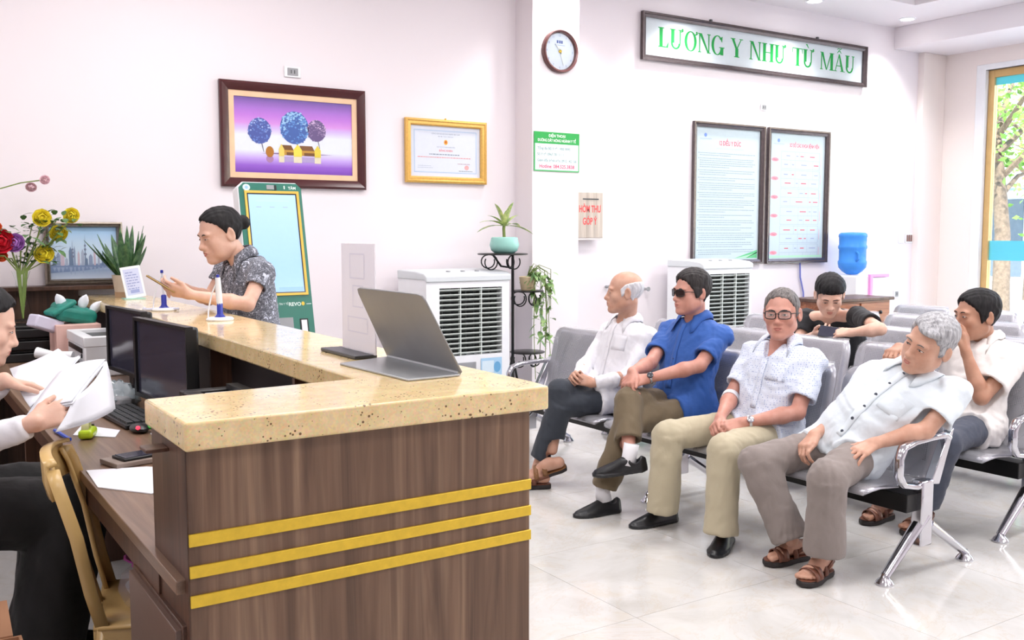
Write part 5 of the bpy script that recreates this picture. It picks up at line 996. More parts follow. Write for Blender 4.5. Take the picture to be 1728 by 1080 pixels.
class Head:
    """local frame: x to the person's left, y forward, z up; origin between the ears"""
    def __init__(s, c, fwd, up=(0, 0, 1), sc=1.06, **k):
        s.c = V(c); f = V(fwd).normalized(); u = V(up); u = (u - f * u.dot(f)).normalized(); l = u.cross(f).normalized(); s.R = Matrix((l, f, u)).transposed(); s.sc = sc; s.k = k
    def W(s, x, y, z): return s.c + s.R @ (V((x, y, z)) * s.sc)
    def D(s, v): return s.R @ V(v)
    def loc(s, x, y, z):
        M = s.R.transposed(); q = (x - s.c[0], y - s.c[1], z - s.c[2]); return [(q[0] * M[i][0] + q[1] * M[i][1] + q[2] * M[i][2]) / s.sc for i in range(3)]
    def core(s, ax, y, z):
        fat = s.k.get('fat', 0); w = 1 + fat * .10
        d = f_el(ax, y, z, (0, -.012, .033), (.0755, .094, .082)); d = smin(d, f_el(ax, y, z, (0, .020, -.030), (.063 * w, .068, .088)), .03)
        d = smin(d, f_rc(ax, y, z, (.046 * w, -.002, -.060), (.014, .064, -.098), .023, .019), .03); return d
    def face(s, x, y, z):
        k = s.k; fat = k.get('fat', 0); ax = np.abs(x); d = s.core(ax, y, z); nz = k.get('nose', 1.0)
        d = smin(d, f_el(ax, y, z, (.041, .055, -.026), (.024, .022, .024)), .02)
        if fat > 0: d = smin(d, f_el(ax, y, z, (.042, .038, -.062), (.024, .03, .03)), .025)
        d = smin(d, f_el(ax, y, z, (.026, .077, .021), (.030, .014, .011)), .014)
        d = smax(d, -f_el(ax, y, z, (.032, .099, .003), (.018, .014, .0105)), .013); d = smin(d, f_el(ax, y, z, (.031, .0755, .001), (.0155, .0135, .0100)), .006)
        d = smin(d, f_rc(ax, y, z, (0, .082, .012), (0, .101 * nz, -.029), .0085, .0115), .012); d = smin(d, f_el(ax, y, z, (0, .104 * nz, -.033), (.0135, .0125, .0115)), .008); d = smin(d, f_el(ax, y, z, (.0135, .092, -.037), (.0085, .010, .0085)), .006)
        d = smax(d, -f_el(ax, y, z, (.007, .100, -.046), (.0042, .005, .004)), .003)
        d = smin(d, f_el(ax, y, z, (0, .074, -.064), (.031, .024, .027)), .02)
        d = smin(d, f_el(ax, y, z, (0, .094, -.0585), (.021, .0075, .0060)), .006); d = smin(d, f_el(ax, y, z, (0, .0925, -.0705), (.018, .0085, .0070)), .006); d = smax(d, -f_rc(ax, y, z, (0, .104, -.0645), (.019, .096, -.0650), .0022, .0016), .003)
        d = smin(d, f_el(ax, y, z, (0, .076, -.101), (.023, .020, .017)), .016)
        age = k.get('age', 0)
        if age: d = smax(d, -f_rc(ax, y, z, (.020, .099, -.040), (.033, .084, -.066), .003, .003), .010 * age + .002)
        c, n = math.cos(.35), math.sin(.35); ex, ey = ax - .0765, y + .014; xr, yr = c * ex + n * ey, -n * ex + c * ey
        e = f_el(xr, yr, z + .006, (0.006, 0, 0), (.0075, .0195, .034)); e = smax(e, -f_el(xr, yr, z + .006, (.0135, .002, .004), (.006, .0115, .021)), .005); return smin(d, e, .008)
    def add(s, fl):
        r = .15 * s.sc; fl.op(lambda x, y, z: s.face(*s.loc(x, y, z)) * s.sc, s.c - V((r, r, r)), s.c + V((r, r, r)), .012)
    def hair(s, parent, style, m, h=.0042, thick=.010, seed=1):
        r = .15 * s.sc; fl = Field(s.c - V((r, r, r)), s.c + V((r, r, r)), h)
        def fn(X, Y, Z):
            x, y, z = s.loc(X, Y, Z); ax = np.abs(x); d = s.core(ax, y, z); n = (np.sin(x * 260 + np.sin(z * 90) * 2 + y * 120) + np.sin(y * 210 + z * 60 + 1) * .7) * .0011 + np.sin(x * 70 + y * 55 + z * 48 + seed) * .0015
            if style == 'band':      # bald on top
                zl = np.interp(y, [-.12, -.05, -.03, .004, .022, .034], [-.085, -.075, -.03, -.012, -.028, .06]); zt = np.interp(y, [-.12, -.06, .0, .035], [.055, .060, .045, .012]); reg = np.maximum(zl - z, z - zt); return smax(d - thick - n, reg * .8, .006)
            Pz = dict(short=([-.12, -.06, -.035, .004, .02, .034, .046, .062, .072, .11], [-.08, -.072, -.03, -.02, -.03, .015, .034, .058, .075, .12]), back=([-.12, -.06, -.03, .0, .018, .03, .045, .055, .064, .11], [-.07, -.062, -.03, -.01, -.02, .03, .045, .066, .082, .12]), top=([-.12, -.06, -.02, .03, .05, .068, .078, .095, .12], [.03, .032, .034, .036, .040, .052, .062, .085, .12]), pulled=([-.12, -.07, -.045, -.01, .006, .02, .035, .05, .064, .11], [-.075, -.07, -.035, .004, .0, .03, .05, .064, .082, .12]))[style]
            zl = np.interp(y, *Pz) + .004 * np.sin(x * 160 + y * 90 + seed) + .003 * np.sin(x * 310 - y * 200); th = thick * (1 + s.k.get('vol', .5) * np.clip((z - .03) / .07, 0, 1)); q = smax(d - th - n, (zl - z) * .75, .008)
            if style == 'pulled': q = smin(q, f_el(x, y, z, (0, -.122, .018), (.034, .030, .034)), .012)
            if style == 'top': q = smin(q, smax(d - .0022, (np.interp(y, [-.12, -.06, -.035, .0, .022, .036], [-.08, -.07, -.03, -.015, -.02, .05]) - z), .004), .004)
            if s.k.get('sweep'): q = smin(q, smax(f_el(x, y, z, (.022, .052, .080), (.05, .042, .022)), d * -1 - .02, .005), .01)
            return q
        fl.op(lambda X, Y, Z: fn(X, Y, Z) * s.sc, s.c - V((r, r, r)), s.c + V((r, r, r)), .001); return field_obj('hair', fl, m, parent)[0]
    def surf(s, bvh, x, z):
        o = s.W(x, .2, z); hit = bvh.ray_cast(o, s.D((0, -1, 0)), .4)[0]; return (.2 - (o - hit).length / s.sc) if hit is not None else .08
    def feature_tube(s, bvh, parent, name, pts, r, m, off=0, n=6, flat=1):
        P = [s.W(x, s.surf(bvh, x, z) + off, z) for x, z in pts]; mb = MB().tube(P, [q * s.sc for q in r], n, flat=(s.D((0, 1, 0)), flat) if flat != 1 else None); return obj(name, mb, m, parent, smooth=True)
    def features(s, bvh, parent, brow=None, eyes=True, lip=None, open_=.6, look=0):
        brow = brow or HM['dark']; lip = lip or M_lip
        for sg in (-1, 1):
            if eyes:
                y0 = s.surf(bvh, sg * .031, .001); c = s.W(sg * .031, y0 - .0028, .001); e = obj('eye', MB().ball(c, (.0125 * s.sc, .0040 * s.sc, .0060 * open_ * s.sc), 14, s.R), M_eyew, parent, smooth=True)
                obj('iris', MB().ball(s.W(sg * .031 + look, y0 - .0005, .0005), (.0056 * s.sc, .0026 * s.sc, .0056 * min(1, open_ * 1.1) * s.sc), 12, s.R), M_iris, e, smooth=True)
                s.feature_tube(bvh, parent, 'eyelid', [(sg * (.031 + q * .0145), .001 + open_ * .0062 * (1 - q * q) - .0012 * q * q) for q in (-1, -.6, -.2, .2, .6, 1)], [.0009, .0015, .0018, .0018, .0015, .0009], M_lidl, .0005)
                s.feature_tube(bvh, parent, 'eyelid', [(sg * (.031 + q * .0135), .001 - open_ * .0055 * (1 - q * q)) for q in (-1, -.5, 0, .5, 1)], [.0005, .0009, .0009, .0009, .0005], M_lidl, .0002)
            s.feature_tube(bvh, parent, 'eyebrow', [(sg * x, z) for x, z in ((.012, .0185), (.020, .0215), (.030, .0235), (.040, .0225), (.048, .0185))], [.0018, .0030, .0032, .0026, .001], brow, -.0006, 6, .5)
        s.feature_tube(bvh, parent, 'upper_lip', [(x, -.0588 - abs(x) * .12) for x in (-.021, -.014, -.006, 0, .006, .014, .021)], [.0014, .003, .0036, .0032, .0036, .003, .0014], lip, -.0020, 6); s.feature_tube(bvh, parent, 'lower_lip', [(x, -.0705 + abs(x) * .18) for x in (-.019, -.012, -.005, .005, .012, .019)], [.0012, .0036, .0046, .0046, .0036, .0012], lip, -.0030, 6)
        s.feature_tube(bvh, parent, 'mouth', [(x, -.0646 - abs(x) * .02) for x in (-.022, -.012, 0, .012, .022)], [.0008, .0012, .0013, .0012, .0008], M_mouth, -.0006, 5)
    def glasses(s, parent, frame, lens, w=.024, hh=.017, dark=False):
        y = .105; mb = MB(); g = thing_part('glasses', parent)
        def lensp(sg, t, k=1): a = 2 * PI * t; e = .55; ca, sa = math.cos(a), math.sin(a); return (sg * .033 + w * k * math.copysign(abs(ca) ** e, ca), .001 + hh * k * math.copysign(abs(sa) ** e, sa))
        for sg in (-1, 1):
            P = [];  N = 24
            for i in range(N): x, z = lensp(sg, i / N); P.append(s.W(x, y - 6 * x * x, z))
            mb.tube(P, .0024 * s.sc, 6, close=True); mb.tube([s.W(sg * .057, y - .019, .006), s.W(sg * .070, y - .035, .008), s.W(sg * .080, .02, .004), s.W(sg * .083, -.02, .002)], .0022 * s.sc, 6)
            ml = MB(); ml.add([s.W(x, y - 6 * x * x - .0004, z) for x, z in (lensp(sg, i / N, .97) for i in range(N))], [tuple(range(N))]); obj('lens', ml, lens, g, solid=.001, smooth=False)
        mb.tube([s.W(-.011, y - .001, .006), s.W(0, y + .002, .008), s.W(.011, y - .001, .006)], .0022 * s.sc, 6); obj('frame', mb, frame, g, smooth=60); return g
def thing_part(name, parent): o = bpy.data.objects.new(name, None); COL.objects.link(o); o.parent = parent; o.empty_display_size = .02; return o

def hand(fl, w, d, n, t, curl=(25, 35, 20), thumb=(.75, .65, -.35), sc=1.0, spread=6, tb=20, k=.0035, curls=None):
    """palm and five fingers; d = towards the fingers, n = back of the hand, t = thumb side"""
    w, d, n = V(w), V(d).normalized(), V(n); n = (n - d * n.dot(d)).normalized(); t0 = d.cross(n); t = t0 if t0.dot(V(t)) > 0 else -t0
    F = ((.029, .088, (.040, .024, .020), 1), (.0095, .091, (.044, .028, .021), .3), (-.0105, .086, (.041, .026, .020), -.4), (-.029, .077, (.032, .019, .018), -1.1))
    for i, (o, L, segs, sp) in enumerate(F):
        m = w + (d * L + t * o) * sc - n * (.004 * abs(o) / .03 * sc); fl.rc(w + (d * .008 + t * o * .55) * sc, m, .0135 * sc, .0115 * sc, .012)
        a = math.radians(spread) * sp; dd = (d * math.cos(a) + t * math.sin(a)).normalized(); ax = n.cross(dd).normalized(); cu = curls[i] if curls else curl; ang = 0; p = m; r = .0096 * sc * (.88 if i == 3 else 1)
        for j, sl in enumerate(segs):
            ang += math.radians(cu[j]); q = p + (dd * math.cos(ang) - n * math.sin(ang)) * sl * sc; fl.rc(p, q, r, r * .9, k if j else .005); p = q; r *= .9
    b = w + (d * .020 + t * .020 - n * .006) * sc; td = (t * thumb[0] + d * thumb[1] + n * thumb[2]).normalized(); m = b + td * .038 * sc; fl.rc(b, m, .0165 * sc, .0125 * sc, .012); tq = math.radians(tb); t2 = (td * math.cos(tq) + (d - td * d.dot(td)).normalized() * math.sin(tq)).normalized()
    q = m + t2 * .032 * sc; fl.rc(m, q, .0112 * sc, .0100 * sc, .005); t3 = (t2 * .85 + d * .4 - n * .1).normalized(); fl.rc(q, q + t3 * .026 * sc, .0100 * sc, .0082 * sc, .003)
def foot(fl, heel, toe, sc=1.0, toes=True, up=(0, 0, 1), side=1):
    """bare foot from heel to toe lying on the plane through both"""
    heel, toe = V(heel), V(toe); d = (toe - heel).normalized(); L = (toe - heel).length; u = V(up); u = (u - d * u.dot(d)).normalized(); l = u.cross(d)
    fl.rc(heel + d * .035 + u * .034, heel + d * (L * .45) + u * .040, .034, .034, .02); fl.rc(heel + d * (L * .35) + u * .055, heel + d * (L * .70) + u * .022, .028, .020, .025)
    fl.rc(heel + d * (L * .68) + u * .022 + l * .024 * side, heel + d * (L * .62) + u * .018 - l * .028 * side, .021, .018, .02)
    for i in range(5):
        o = (.028, .010, -.006, -.020, -.033)[i] * side; e = (1.0, .97, .93, .88, .82)[i]; r = (.0125, .0092, .0088, .0084, .0082)[i]; fl.rc(heel + d * (L * .68) + u * .018 + l * o * .85, heel + d * (L * e - r) + u * (r + .002) + l * o, r * 1.1, r, .004)
def shoe(parent, heel, toe, m, up=(0, 0, 1), name='shoe', w=.047, hgt=.075, ankle=None):
    heel, toe = V(heel), V(toe); d = (toe - heel).normalized(); L = (toe - heel).length; u = V(up); u = (u - d * u.dot(d)).normalized(); l = u.cross(d)
    lo = [min(heel[i], toe[i]) - .12 for i in range(3)]; hi = [max(heel[i], toe[i]) + .12 for i in range(3)]; fl = Field(lo, hi, .0048)
    def fn(x, y, z):
        qx, qy, qz = x - heel[0], y - heel[1], z - heel[2]; a = (qx * d[0] + qy * d[1] + qz * d[2]) / L; b = qx * l[0] + qy * l[1] + qz * l[2]; c = qx * u[0] + qy * u[1] + qz * u[2]
        ww = np.interp(a, [-.02, .0, .08, .3, .62, .78, .92, 1.0, 1.02], [.004, .016, .034, w * .80, w, w * .97, w * .68, w * .25, .002]); hh = np.interp(a, [-.02, 0, .05, .25, .42, .62, .80, .95, 1.02], [.055, hgt * .9, hgt * 1.05, hgt * 1.05, hgt * 1.12, hgt * .80, hgt * .58, hgt * .42, .01])
        q = np.sqrt((b / ww) ** 2 + (np.maximum(c, 0) / hh) ** 2 + 1e-9); dd = (q - 1) * np.minimum(ww, hh) * .8; dd = smax(dd, -c, .006)
        sole = np.maximum(np.maximum(np.abs(b) - ww - .004, c - .016), -c); sole = np.maximum(sole, np.maximum(-a * L, (a - 1) * L)); dd = smin(dd, sole, .004)
        dd = np.maximum(dd, np.maximum(-a * L - .002, (a - 1.01) * L))
        return smax(dd, -f_rc(a * L, b, c, (L * .19, 0, hgt * .92), (L * .19, 0, hgt * 2), .028, .034), .004)
    fl.op(fn, lo, hi, .001); return field_obj(name, fl, m, parent)[0]
def sandal(parent, heel, toe, up=(0, 0, 1), straps=((.36, .07), (.62, .05), (.74, .042)), m=None):
    heel, toe = V(heel), V(toe); d = (toe - heel).normalized(); L = (toe - heel).length; u = V(up); u = (u - d * u.dot(d)).normalized(); l = u.cross(d); o = thing_part('sandal', parent)
    prof = [(-.02, .0), (0, .026), (.12, .036), (.35, .036), (.62, .048), (.8, .048), (.95, .034), (1.03, .0)]; poly = [(a * L, b) for a, b in prof] + [(a * L, -b) for a, b in prof[-2:0:-1]]
    obj('sole', MB().prism(poly, heel - u * .001, d, l, u * -.024), M_sole, o, bevel=.005, smooth=50); obj('footbed', MB().prism([(a * .97 + .004, b * .95) for a, b in poly], heel, d, l, u * .003), m or M_brown_leather, o)
    for a, h in straps:
        w = np.interp(a, [0, .12, .35, .62, .8, 1], [.026, .038, .040, .050, .050, .03]); pts = []
        for k in range(13):
            th = PI * k / 12; pts.append(heel + d * (a * L + .012 * math.cos(th)) + l * (w * math.cos(th)) + u * (h * math.sin(th) ** .8))
        rows = [[p - d * .014, p + d * .014] for p in pts]; obj('strap', MB().grid(rows), m or M_brown_leather, o, solid=.004, smooth=60)
    if len(straps) > 2:
        pts = [heel + d * (.36 * L) + l * .04 + u * .03, heel + d * .02 + l * .034 + u * .05, heel - d * .012 + u * .055, heel + d * .02 - l * .034 + u * .05, heel + d * (.36 * L) - l * .04 + u * .03]; obj('heel_strap', MB().grid([[p - u * .009, p + u * .009] for p in pts]), m or M_brown_leather, o, solid=.004, smooth=60)
    return o

class Body:
    """joints in world coordinates; torso frame from pelvis P to neck base N"""
    def __init__(s, label, J, head, root, skin='tan', girl=False, fat=0, name='person', group=None):
        s.t = thing(name, label, 'person', root, 0, group); s.J = {k: V(v) for k, v in J.items()}; s.h = head; s.skin = SK[skin]; s.fat = fat; s.k = .9 if girl else 1.0
        J = s.J; s.ax = (J['N'] - J['P']).normalized(); s.L = (J['N'] - J['P']).length; sh = J['SL'] - J['SR']; s.left = (sh - s.ax * sh.dot(s.ax)).normalized(); s.fwd = s.left.cross(s.ax).normalized(); s.hands = []; s.feet = []
        pts = list(s.J.values()) + [head.c + V((.15, .15, .16)), head.c - V((.15, .15, .16))]; s.lo = [min(p[i] for p in pts) - .17 for i in range(3)]; s.hi = [max(p[i] for p in pts) + .17 for i in range(3)]
    def torso_fn(s, grow, t0, t1, W, Dp, bow=0):
        P, ax, L, lf, fw = s.J['P'], s.ax, s.L, s.left, s.fwd
        def fn(x, y, z):
            qx, qy, qz = x - P[0], y - P[1], z - P[2]; t = (qx * ax[0] + qy * ax[1] + qz * ax[2]) / L; a = qx * lf[0] + qy * lf[1] + qz * lf[2]; b = qx * fw[0] + qy * fw[1] + qz * fw[2] + bow * 4 * np.clip(t, 0, 1) * (1 - np.clip(t, 0, 1))
            T = [-.3, -.1, .1, .35, .6, .8, .92, 1.02]; w = np.interp(t, T, W) + grow; d = np.interp(t, T, Dp) + grow; f = np.interp(t, T, [0, .0, .02, .03, .015, .0, -.01, -.01]) * (s.fat if s.fat else .4); b = b - f
            q = np.sqrt((a / w) ** 2 + (b / d) ** 2 + 1e-9); g = np.sqrt((a / w ** 2) ** 2 + (b / d ** 2) ** 2 + 1e-9); dd = q * (q - 1) / g; dd = np.maximum(dd, -.08)
            return smax(dd, np.maximum((t0 - t), (t - t1)) * L, .012)
        return fn
    TW = [.165, .170, .165, .155, .160, .165, .130, .06]; TD = [.115, .118, .115, .112, .112, .100, .080, .06]
    def body(s, legs=True, sleeve=0):
        J = s.J; k = s.k; fl = Field(s.lo, s.hi, .0045); W = [w * k - .022 for w in s.TW]; D = [w * k - .024 for w in s.TD]
        fl.op(s.torso_fn(0, -.12, 1.0, W, D), s.lo, s.hi, .02)
        fl.rc(J['SL'], J['SR'], .042 * k, .042 * k, .03); fl.rc(J['N'] - s.ax * .02, s.h.W(0, -.022, -.055), .056 * k, .052 * k * s.h.sc, .03)
        fl.rc(J['N'] + s.fwd * .015 - s.ax * .01, J['N'] + s.fwd * .060 - s.ax * .16, .042 * k, .030 * k, .03)
        for q in 'LR':
            S, E, Wr = J['S' + q], J['E' + q], J['W' + q]; fl.rc(S, E, .042 * k, .037 * k, .02); fl.rc(E, E.lerp(Wr, .3), .036 * k, .040 * k, .015); fl.rc(E.lerp(Wr, .3), Wr, .040 * k, .0235 * k, .015); fl.rc(Wr, Wr + (Wr - E).normalized() * .012, .0245 * k, .023 * k, .015)
            if legs:
                H, K, A = J['H' + q], J['K' + q], J['A' + q]; fl.rc(J['P'], H, .07, .065, .03); fl.rc(H, K, .062, .045, .03); fl.rc(K, K.lerp(A, .3), .045, .048, .02); fl.rc(K.lerp(A, .3), A, .046, .030, .02)
        s.h.add(fl)
        for a in s.hands: hand(fl, **a)
        for a in s.feet: foot(fl, **a)
        s.o, s.bvh = field_obj('body', fl, s.skin, s.t); return s
    def shirt(s, m, sl=.62, hem=-.18, lap=.32, grow=.012, wr=.006, seed=1, bow=0, sr=.055, long=False, vneck=.045, name='shirt', flare=.012, sides='LR', lapr=.098):
        J = s.J; k = s.k; fl = Field(s.lo, s.hi, .0068); fl.op(s.torso_fn(grow, hem, .985, [w * k for w in s.TW], [w * k for w in s.TD], bow), s.lo, s.hi, .02)
        for q in 'LR':
            S, E, Wr = J['S' + q], J['E' + q], J['W' + q]; fl.rc(J['N'] - s.ax * .045, S - s.ax * .008, .048 * k, .050 * k, .05)
            fl.ball(S, .052 * k, .05)
            if long: fl.rc(S, E, sr * k, sr * k * .88, .03); fl.tube_cut(E, Wr, sr * k * .86, .040 * k, 0, .93, .03, 0)
            else: fl.tube_cut(S, E, sr * k, sr * k + flare, 0, sl, .03, 0)
            if lap: fl.tube_cut(J['H' + q], J['K' + q], lapr, lapr * .96, -.25, lap, .04, 0)
        fl.wrinkle(wr * .75, .15, seed, (1, 1, .6)); fl.wrinkle(wr * .32, .06, seed + 5, (1, 1, .6))
        if not long:
            for q in 'LR': fl.hollow(J['S' + q], J['E' + q], sr * k, sr * k + flare, sl)
        fl.rc(J['N'] - s.ax * .03, J['N'] + s.ax * .12, .062 * k, .07, .008, 's')
        if vneck: a = J['N'] + s.fwd * .075 + s.ax * .02; b = J['N'] + s.fwd * .105 - s.ax * vneck; fl.rc(a, b, .056, .010, .006, 's')
        s.sh, s.sbvh = field_obj(name, fl, m, s.t); s.sm = m; return s
    def trousers(s, m, hem=.93, wr=.006, seed=3, thigh=.086, knee=.068, hemr=.072, shank=None, hems=None, name='trousers'):
        J = s.J; fl = Field(s.lo, s.hi, .0075); fl.op(s.torso_fn(.0, -.26, .12, [w * .98 for w in s.TW], s.TD), s.lo, s.hi, .03)
        for q in 'LR':
            H, K, A = J['H' + q], J['K' + q], J['A' + q]; fl.rc(J['P'], H, .10, thigh, .04); fl.rc(H, K, thigh, knee, .03); hm = (hems or {}).get(q, hem); fl.rc(K, K.lerp(A, .25), knee, knee * .98, .02); fl.tube_cut(K, A, knee, hemr, 0, hm, .02, 0)
        fl.wrinkle(wr * .7, .16, seed, (1, 1, .35)); fl.wrinkle(wr * .28, .07, seed + 9, (1, 1, .5))
        for q in 'LR': fl.hollow(J['K' + q], J['A' + q], knee, hemr, (hems or {}).get(q, hem), .010, .03)
        s.tr, s.tbvh = field_obj(name, fl, m, s.t); return s
    def collar(s, m, gap=32, r=.068, h=.050, drop=.034, tip=.045, tilt=.35):
        n = s.ax; f = s.fwd; l = s.left; N0 = s.J['N']; mb = MB(); rows = [[], [], [], [], []]; N = 30; r *= s.k
        for i in range(N + 1):
            a = R(gap + (360 - 2 * gap) * i / N); d = f * math.cos(a) + l * math.sin(a); e = (abs(i / N - .5) * 2) ** 5; dip = -.026 * max(0, math.cos(a)); c = N0 + n * dip
            o = N0 + d * (r * (1.42 + .55 * e * tip / .045)) + n * .14; hit = s.sbvh.ray_cast(o, -n, .35)[0]
            low = (hit + n * .007) if hit is not None else c - n * .02 + d * (r * 1.5)
            if (low - c).dot(n) < -.075: low = low + n * (-.075 - (low - c).dot(n))
            top = c + n * (h * (1 - .2 * e)); rows[0].append(c - n * .012 + d * (r * .93)); rows[1].append(top + d * (r * .90)); rows[2].append(top + n * .002 + d * (r * 1.0)); rows[3].append((top + d * (r * 1.08)).lerp(low, .55) + d * .005 + n * .004); rows[4].append(low)
        mb.grid(rows); obj('collar', mb, m, s.t, solid=.003, smooth=60); return s
    def drape(s, name, pts, w, m, lift=.0035):
        """a strip laid on the shirt along torso points (left offset, height fraction)"""
        rows = []; dense = []
        for (a0, t0), (a1, t1) in zip(pts, pts[1:]): dense += [(a0 + (a1 - a0) * q / 4, t0 + (t1 - t0) * q / 4) for q in range(4)]
        for a, t in dense + [pts[-1]]:
            o = s.J['P'] + s.ax * (s.L * t) + s.left * a + s.fwd * .4; r = []
            for d in (-w, 0, w):
                hit, nn, _, _ = s.sbvh.ray_cast(o + s.left * d, -s.fwd, .5)
                if hit is None: hit = o - s.fwd * .28
                r.append(hit + s.fwd * lift)
            rows.append(r)
        return obj(name, MB().grid(rows), m, s.t, solid=.0022, smooth=60)
    def buttons(s, ts, m, a=0, r=.006):
        for t in ts:
            o = s.J['P'] + s.ax * (s.L * t) + s.left * a + s.fwd * .4; hit = s.sbvh.ray_cast(o, -s.fwd, .5)[0]
            if hit is not None: obj('button', MB().lathe([(0, 0), (r, 0), (r, .002), (0, .003)], hit + s.fwd * .003, 10, s.fwd, cap=False), m, s.t)
    def watch(s, q, m, face, at=.93, r=.030):
        E, W = s.J['E' + q], s.J['W' + q]; d = (W - E).normalized(); c = E.lerp(W, at); a = d.orthogonal().normalized(); b = d.cross(a); w = obj('watch', MB().lathe([(r, -.007), (r + .003, -.006), (r + .003, .006), (r, .007)], c, 20, d, cap=False), m, s.t); return w, c, d
    def watch_face(s, w, c, d, out, m, r=.017, R0=.031): o = V(out); o = (o - d * o.dot(d)).normalized(); obj('watch_dial', MB().lathe([(0, -.002), (r, -.002), (r, .005), (r * .8, .007), (0, .007)], c + o * R0, 20, o, cap=False), m, w)
# ================================================================ the people
WH = cloth_mat('white_shirt_cotton', C(240, 240, 246)); BLU = cloth_mat('blue_shirt_cotton', C(44, 92, 172), .75); STR = cloth_mat('pale_dashed_cotton', C(222, 230, 246), pattern='dash', col2=C(150, 168, 212)); WH2 = cloth_mat('white_blue_cotton', C(226, 236, 244)); CRM = cloth_mat('offwhite_linen', C(238, 234, 232)); BLK = cloth_mat('black_jersey', C(26, 27, 32)); PAI = cloth_mat('grey_print_blouse', C(84, 87, 98), pattern='paisley', col2=C(140, 143, 154))
T_nav = cloth_mat('charcoal_trouser', C(48, 54, 64)); T_olv = cloth_mat('olive_trouser', C(112, 98, 76)); T_kha = cloth_mat('khaki_trouser', C(190, 180, 154)); T_gry = cloth_mat('taupe_trouser', C(140, 130, 126)); T_blk = cloth_mat('black_trouser', C(16, 16, 18)); T_slt = cloth_mat('slate_trouser', C(66, 72, 88)); SOCK = cloth_mat('white_sock', C(240, 240, 246))
M_btn = mat('dark_button', C(40, 48, 66), .3); M_btnw = mat('white_button', C(226, 226, 230), .3); M_wst = mat('watch_steel', C(190, 190, 196), .2, .9); M_wbl = mat('watch_dial', C(60, 64, 72), .2)
M_lens = NT('tinted_lens'); _b = M_lens.bsdf(Roughness=.06); _b.inputs['Base Color'].default_value = (*C(52, 38, 36), 1); M_lens = M_lens.m
M_lensc = NT('clear_lens'); _b = M_lensc.bsdf(Roughness=.05, Alpha=.08); M_lensc = M_lensc.m
GRP = None
# --- 1: bald man in a long-sleeved white shirt
h = Head((3.78, 4.552, 1.132), (-.80, .58, -.02), (0, 0, 1), 1.07, age=1)
p = Body('bald elderly man with white side hair and long-sleeved white shirt, seated farthest along the bench', dict(P=(3.74, 4.60, .505), N=(3.84, 4.595, .955), SL=(3.86, 4.435, .865), SR=(3.86, 4.785, .865), EL=(3.70, 4.39, .64), ER=(3.67, 4.80, .65), WL=(3.50, 4.50, .605), WR=(3.48, 4.625, .625), HL=(3.72, 4.51, .505), HR=(3.72, 4.69, .51), KL=(3.31, 4.56, .475), KR=(3.32, 4.585, .565), AL=(3.20, 4.64, .11), AR=(3.265, 4.575, .22)), h, (3.74, 4.60, 0), 'tan')
p.hands = [dict(w=(3.50, 4.50, .605), d=(-.72, .30, .30), n=(-.1, -.9, .5), t=(-.1, .4, .9), curl=(48, 50, 30), thumb=(.5, .7, -.5)), dict(w=(3.48, 4.625, .625), d=(-.70, -.45, .25), n=(-.3, .7, .6), t=(.1, -.1, 1), curl=(40, 45, 30), thumb=(.5, .8, -.3))]
p.feet = [dict(heel=(3.32, 4.52, .135), toe=(3.10, 4.64, .06), up=(-.45, -.25, .85), side=1), dict(heel=(3.24, 4.56, .028), toe=(3.02, 4.67, .028), side=-1)]
p.body(); p.shirt(WH, long=True, lap=.42, seed=11, grow=.016, bow=.02); p.trousers(T_nav, hems=dict(L=.84, R=.80), seed=21, hemr=.062); p.collar(WH, gap=34)
h.features(p.bvh, p.t, brow=HM['grey'], open_=.45); h.hair(p.t, 'band', HM['white'], thick=.0045)
p.drape('placket', [(0, .96), (0, .8), (0, .6), (0, .4), (0, .2)], .016, WH); p.drape('pocket', [(.075, .78), (.075, .58)], .045, WH); p.buttons((.78, .6, .42), M_btnw)
sandal(p.t, (3.24, 4.56, .028), (3.02, 4.67, .028)); sandal(p.t, (3.32, 4.52, .135), (3.10, 4.64, .06), up=(-.45, -.25, .85), straps=((.45, .065), (.66, .05)), m=mat('tan_leather', C(140, 98, 62), .5))
# --- 2: man in blue with sunglasses
h = Head((3.78, 3.974, 1.160), (-.985, .17, -.03), (0, 0, 1), 1.03, fat=.8, vol=.8)
p = Body('man in a blue short-sleeved shirt and dark sunglasses, legs crossed on the bench', dict(P=(3.74, 3.98, .51), N=(3.835, 3.995, 1.010), SL=(3.865, 3.825, .925), SR=(3.83, 4.20, .925), EL=(3.68, 3.80, .775), ER=(3.585, 4.085, .765), WL=(3.42, 3.925, .71), WR=(3.375, 3.99, .745), HL=(3.72, 3.89, .51), HR=(3.72, 4.07, .515), KL=(3.30, 3.93, .49), KR=(3.32, 3.96, .60), AL=(3.17, 3.985, .11), AR=(3.215, 3.825, .34)), h, (3.74, 3.98, 0), 'ruddy', fat=1.0)
p.hands = [dict(w=(3.42, 3.925, .71), d=(-.90, .36, -.12), n=(-.25, -.62, .75), t=(0, .6, .6), curl=(38, 45, 30), thumb=(.45, .85, -.2)), dict(w=(3.375, 3.99, .745), d=(-.55, -.25, -.55), n=(-.7, .2, .7), t=(.3, -.6, .4), curl=(45, 45, 30), thumb=(.5, .8, -.3))]
p.feet = []
p.body(); p.shirt(BLU, sl=.72, lap=.28, seed=12, grow=.020, bow=.015, flare=.014); p.trousers(T_olv, hems=dict(L=.92, R=.72), seed=22, hemr=.074); p.collar(BLU, gap=30)
h.features(p.bvh, p.t, brow=HM['dark'], open_=.6); h.hair(p.t, 'short', HM['dark'], thick=.010, seed=2); h.glasses(p.t, M_black, M_lens, .0255, .018)
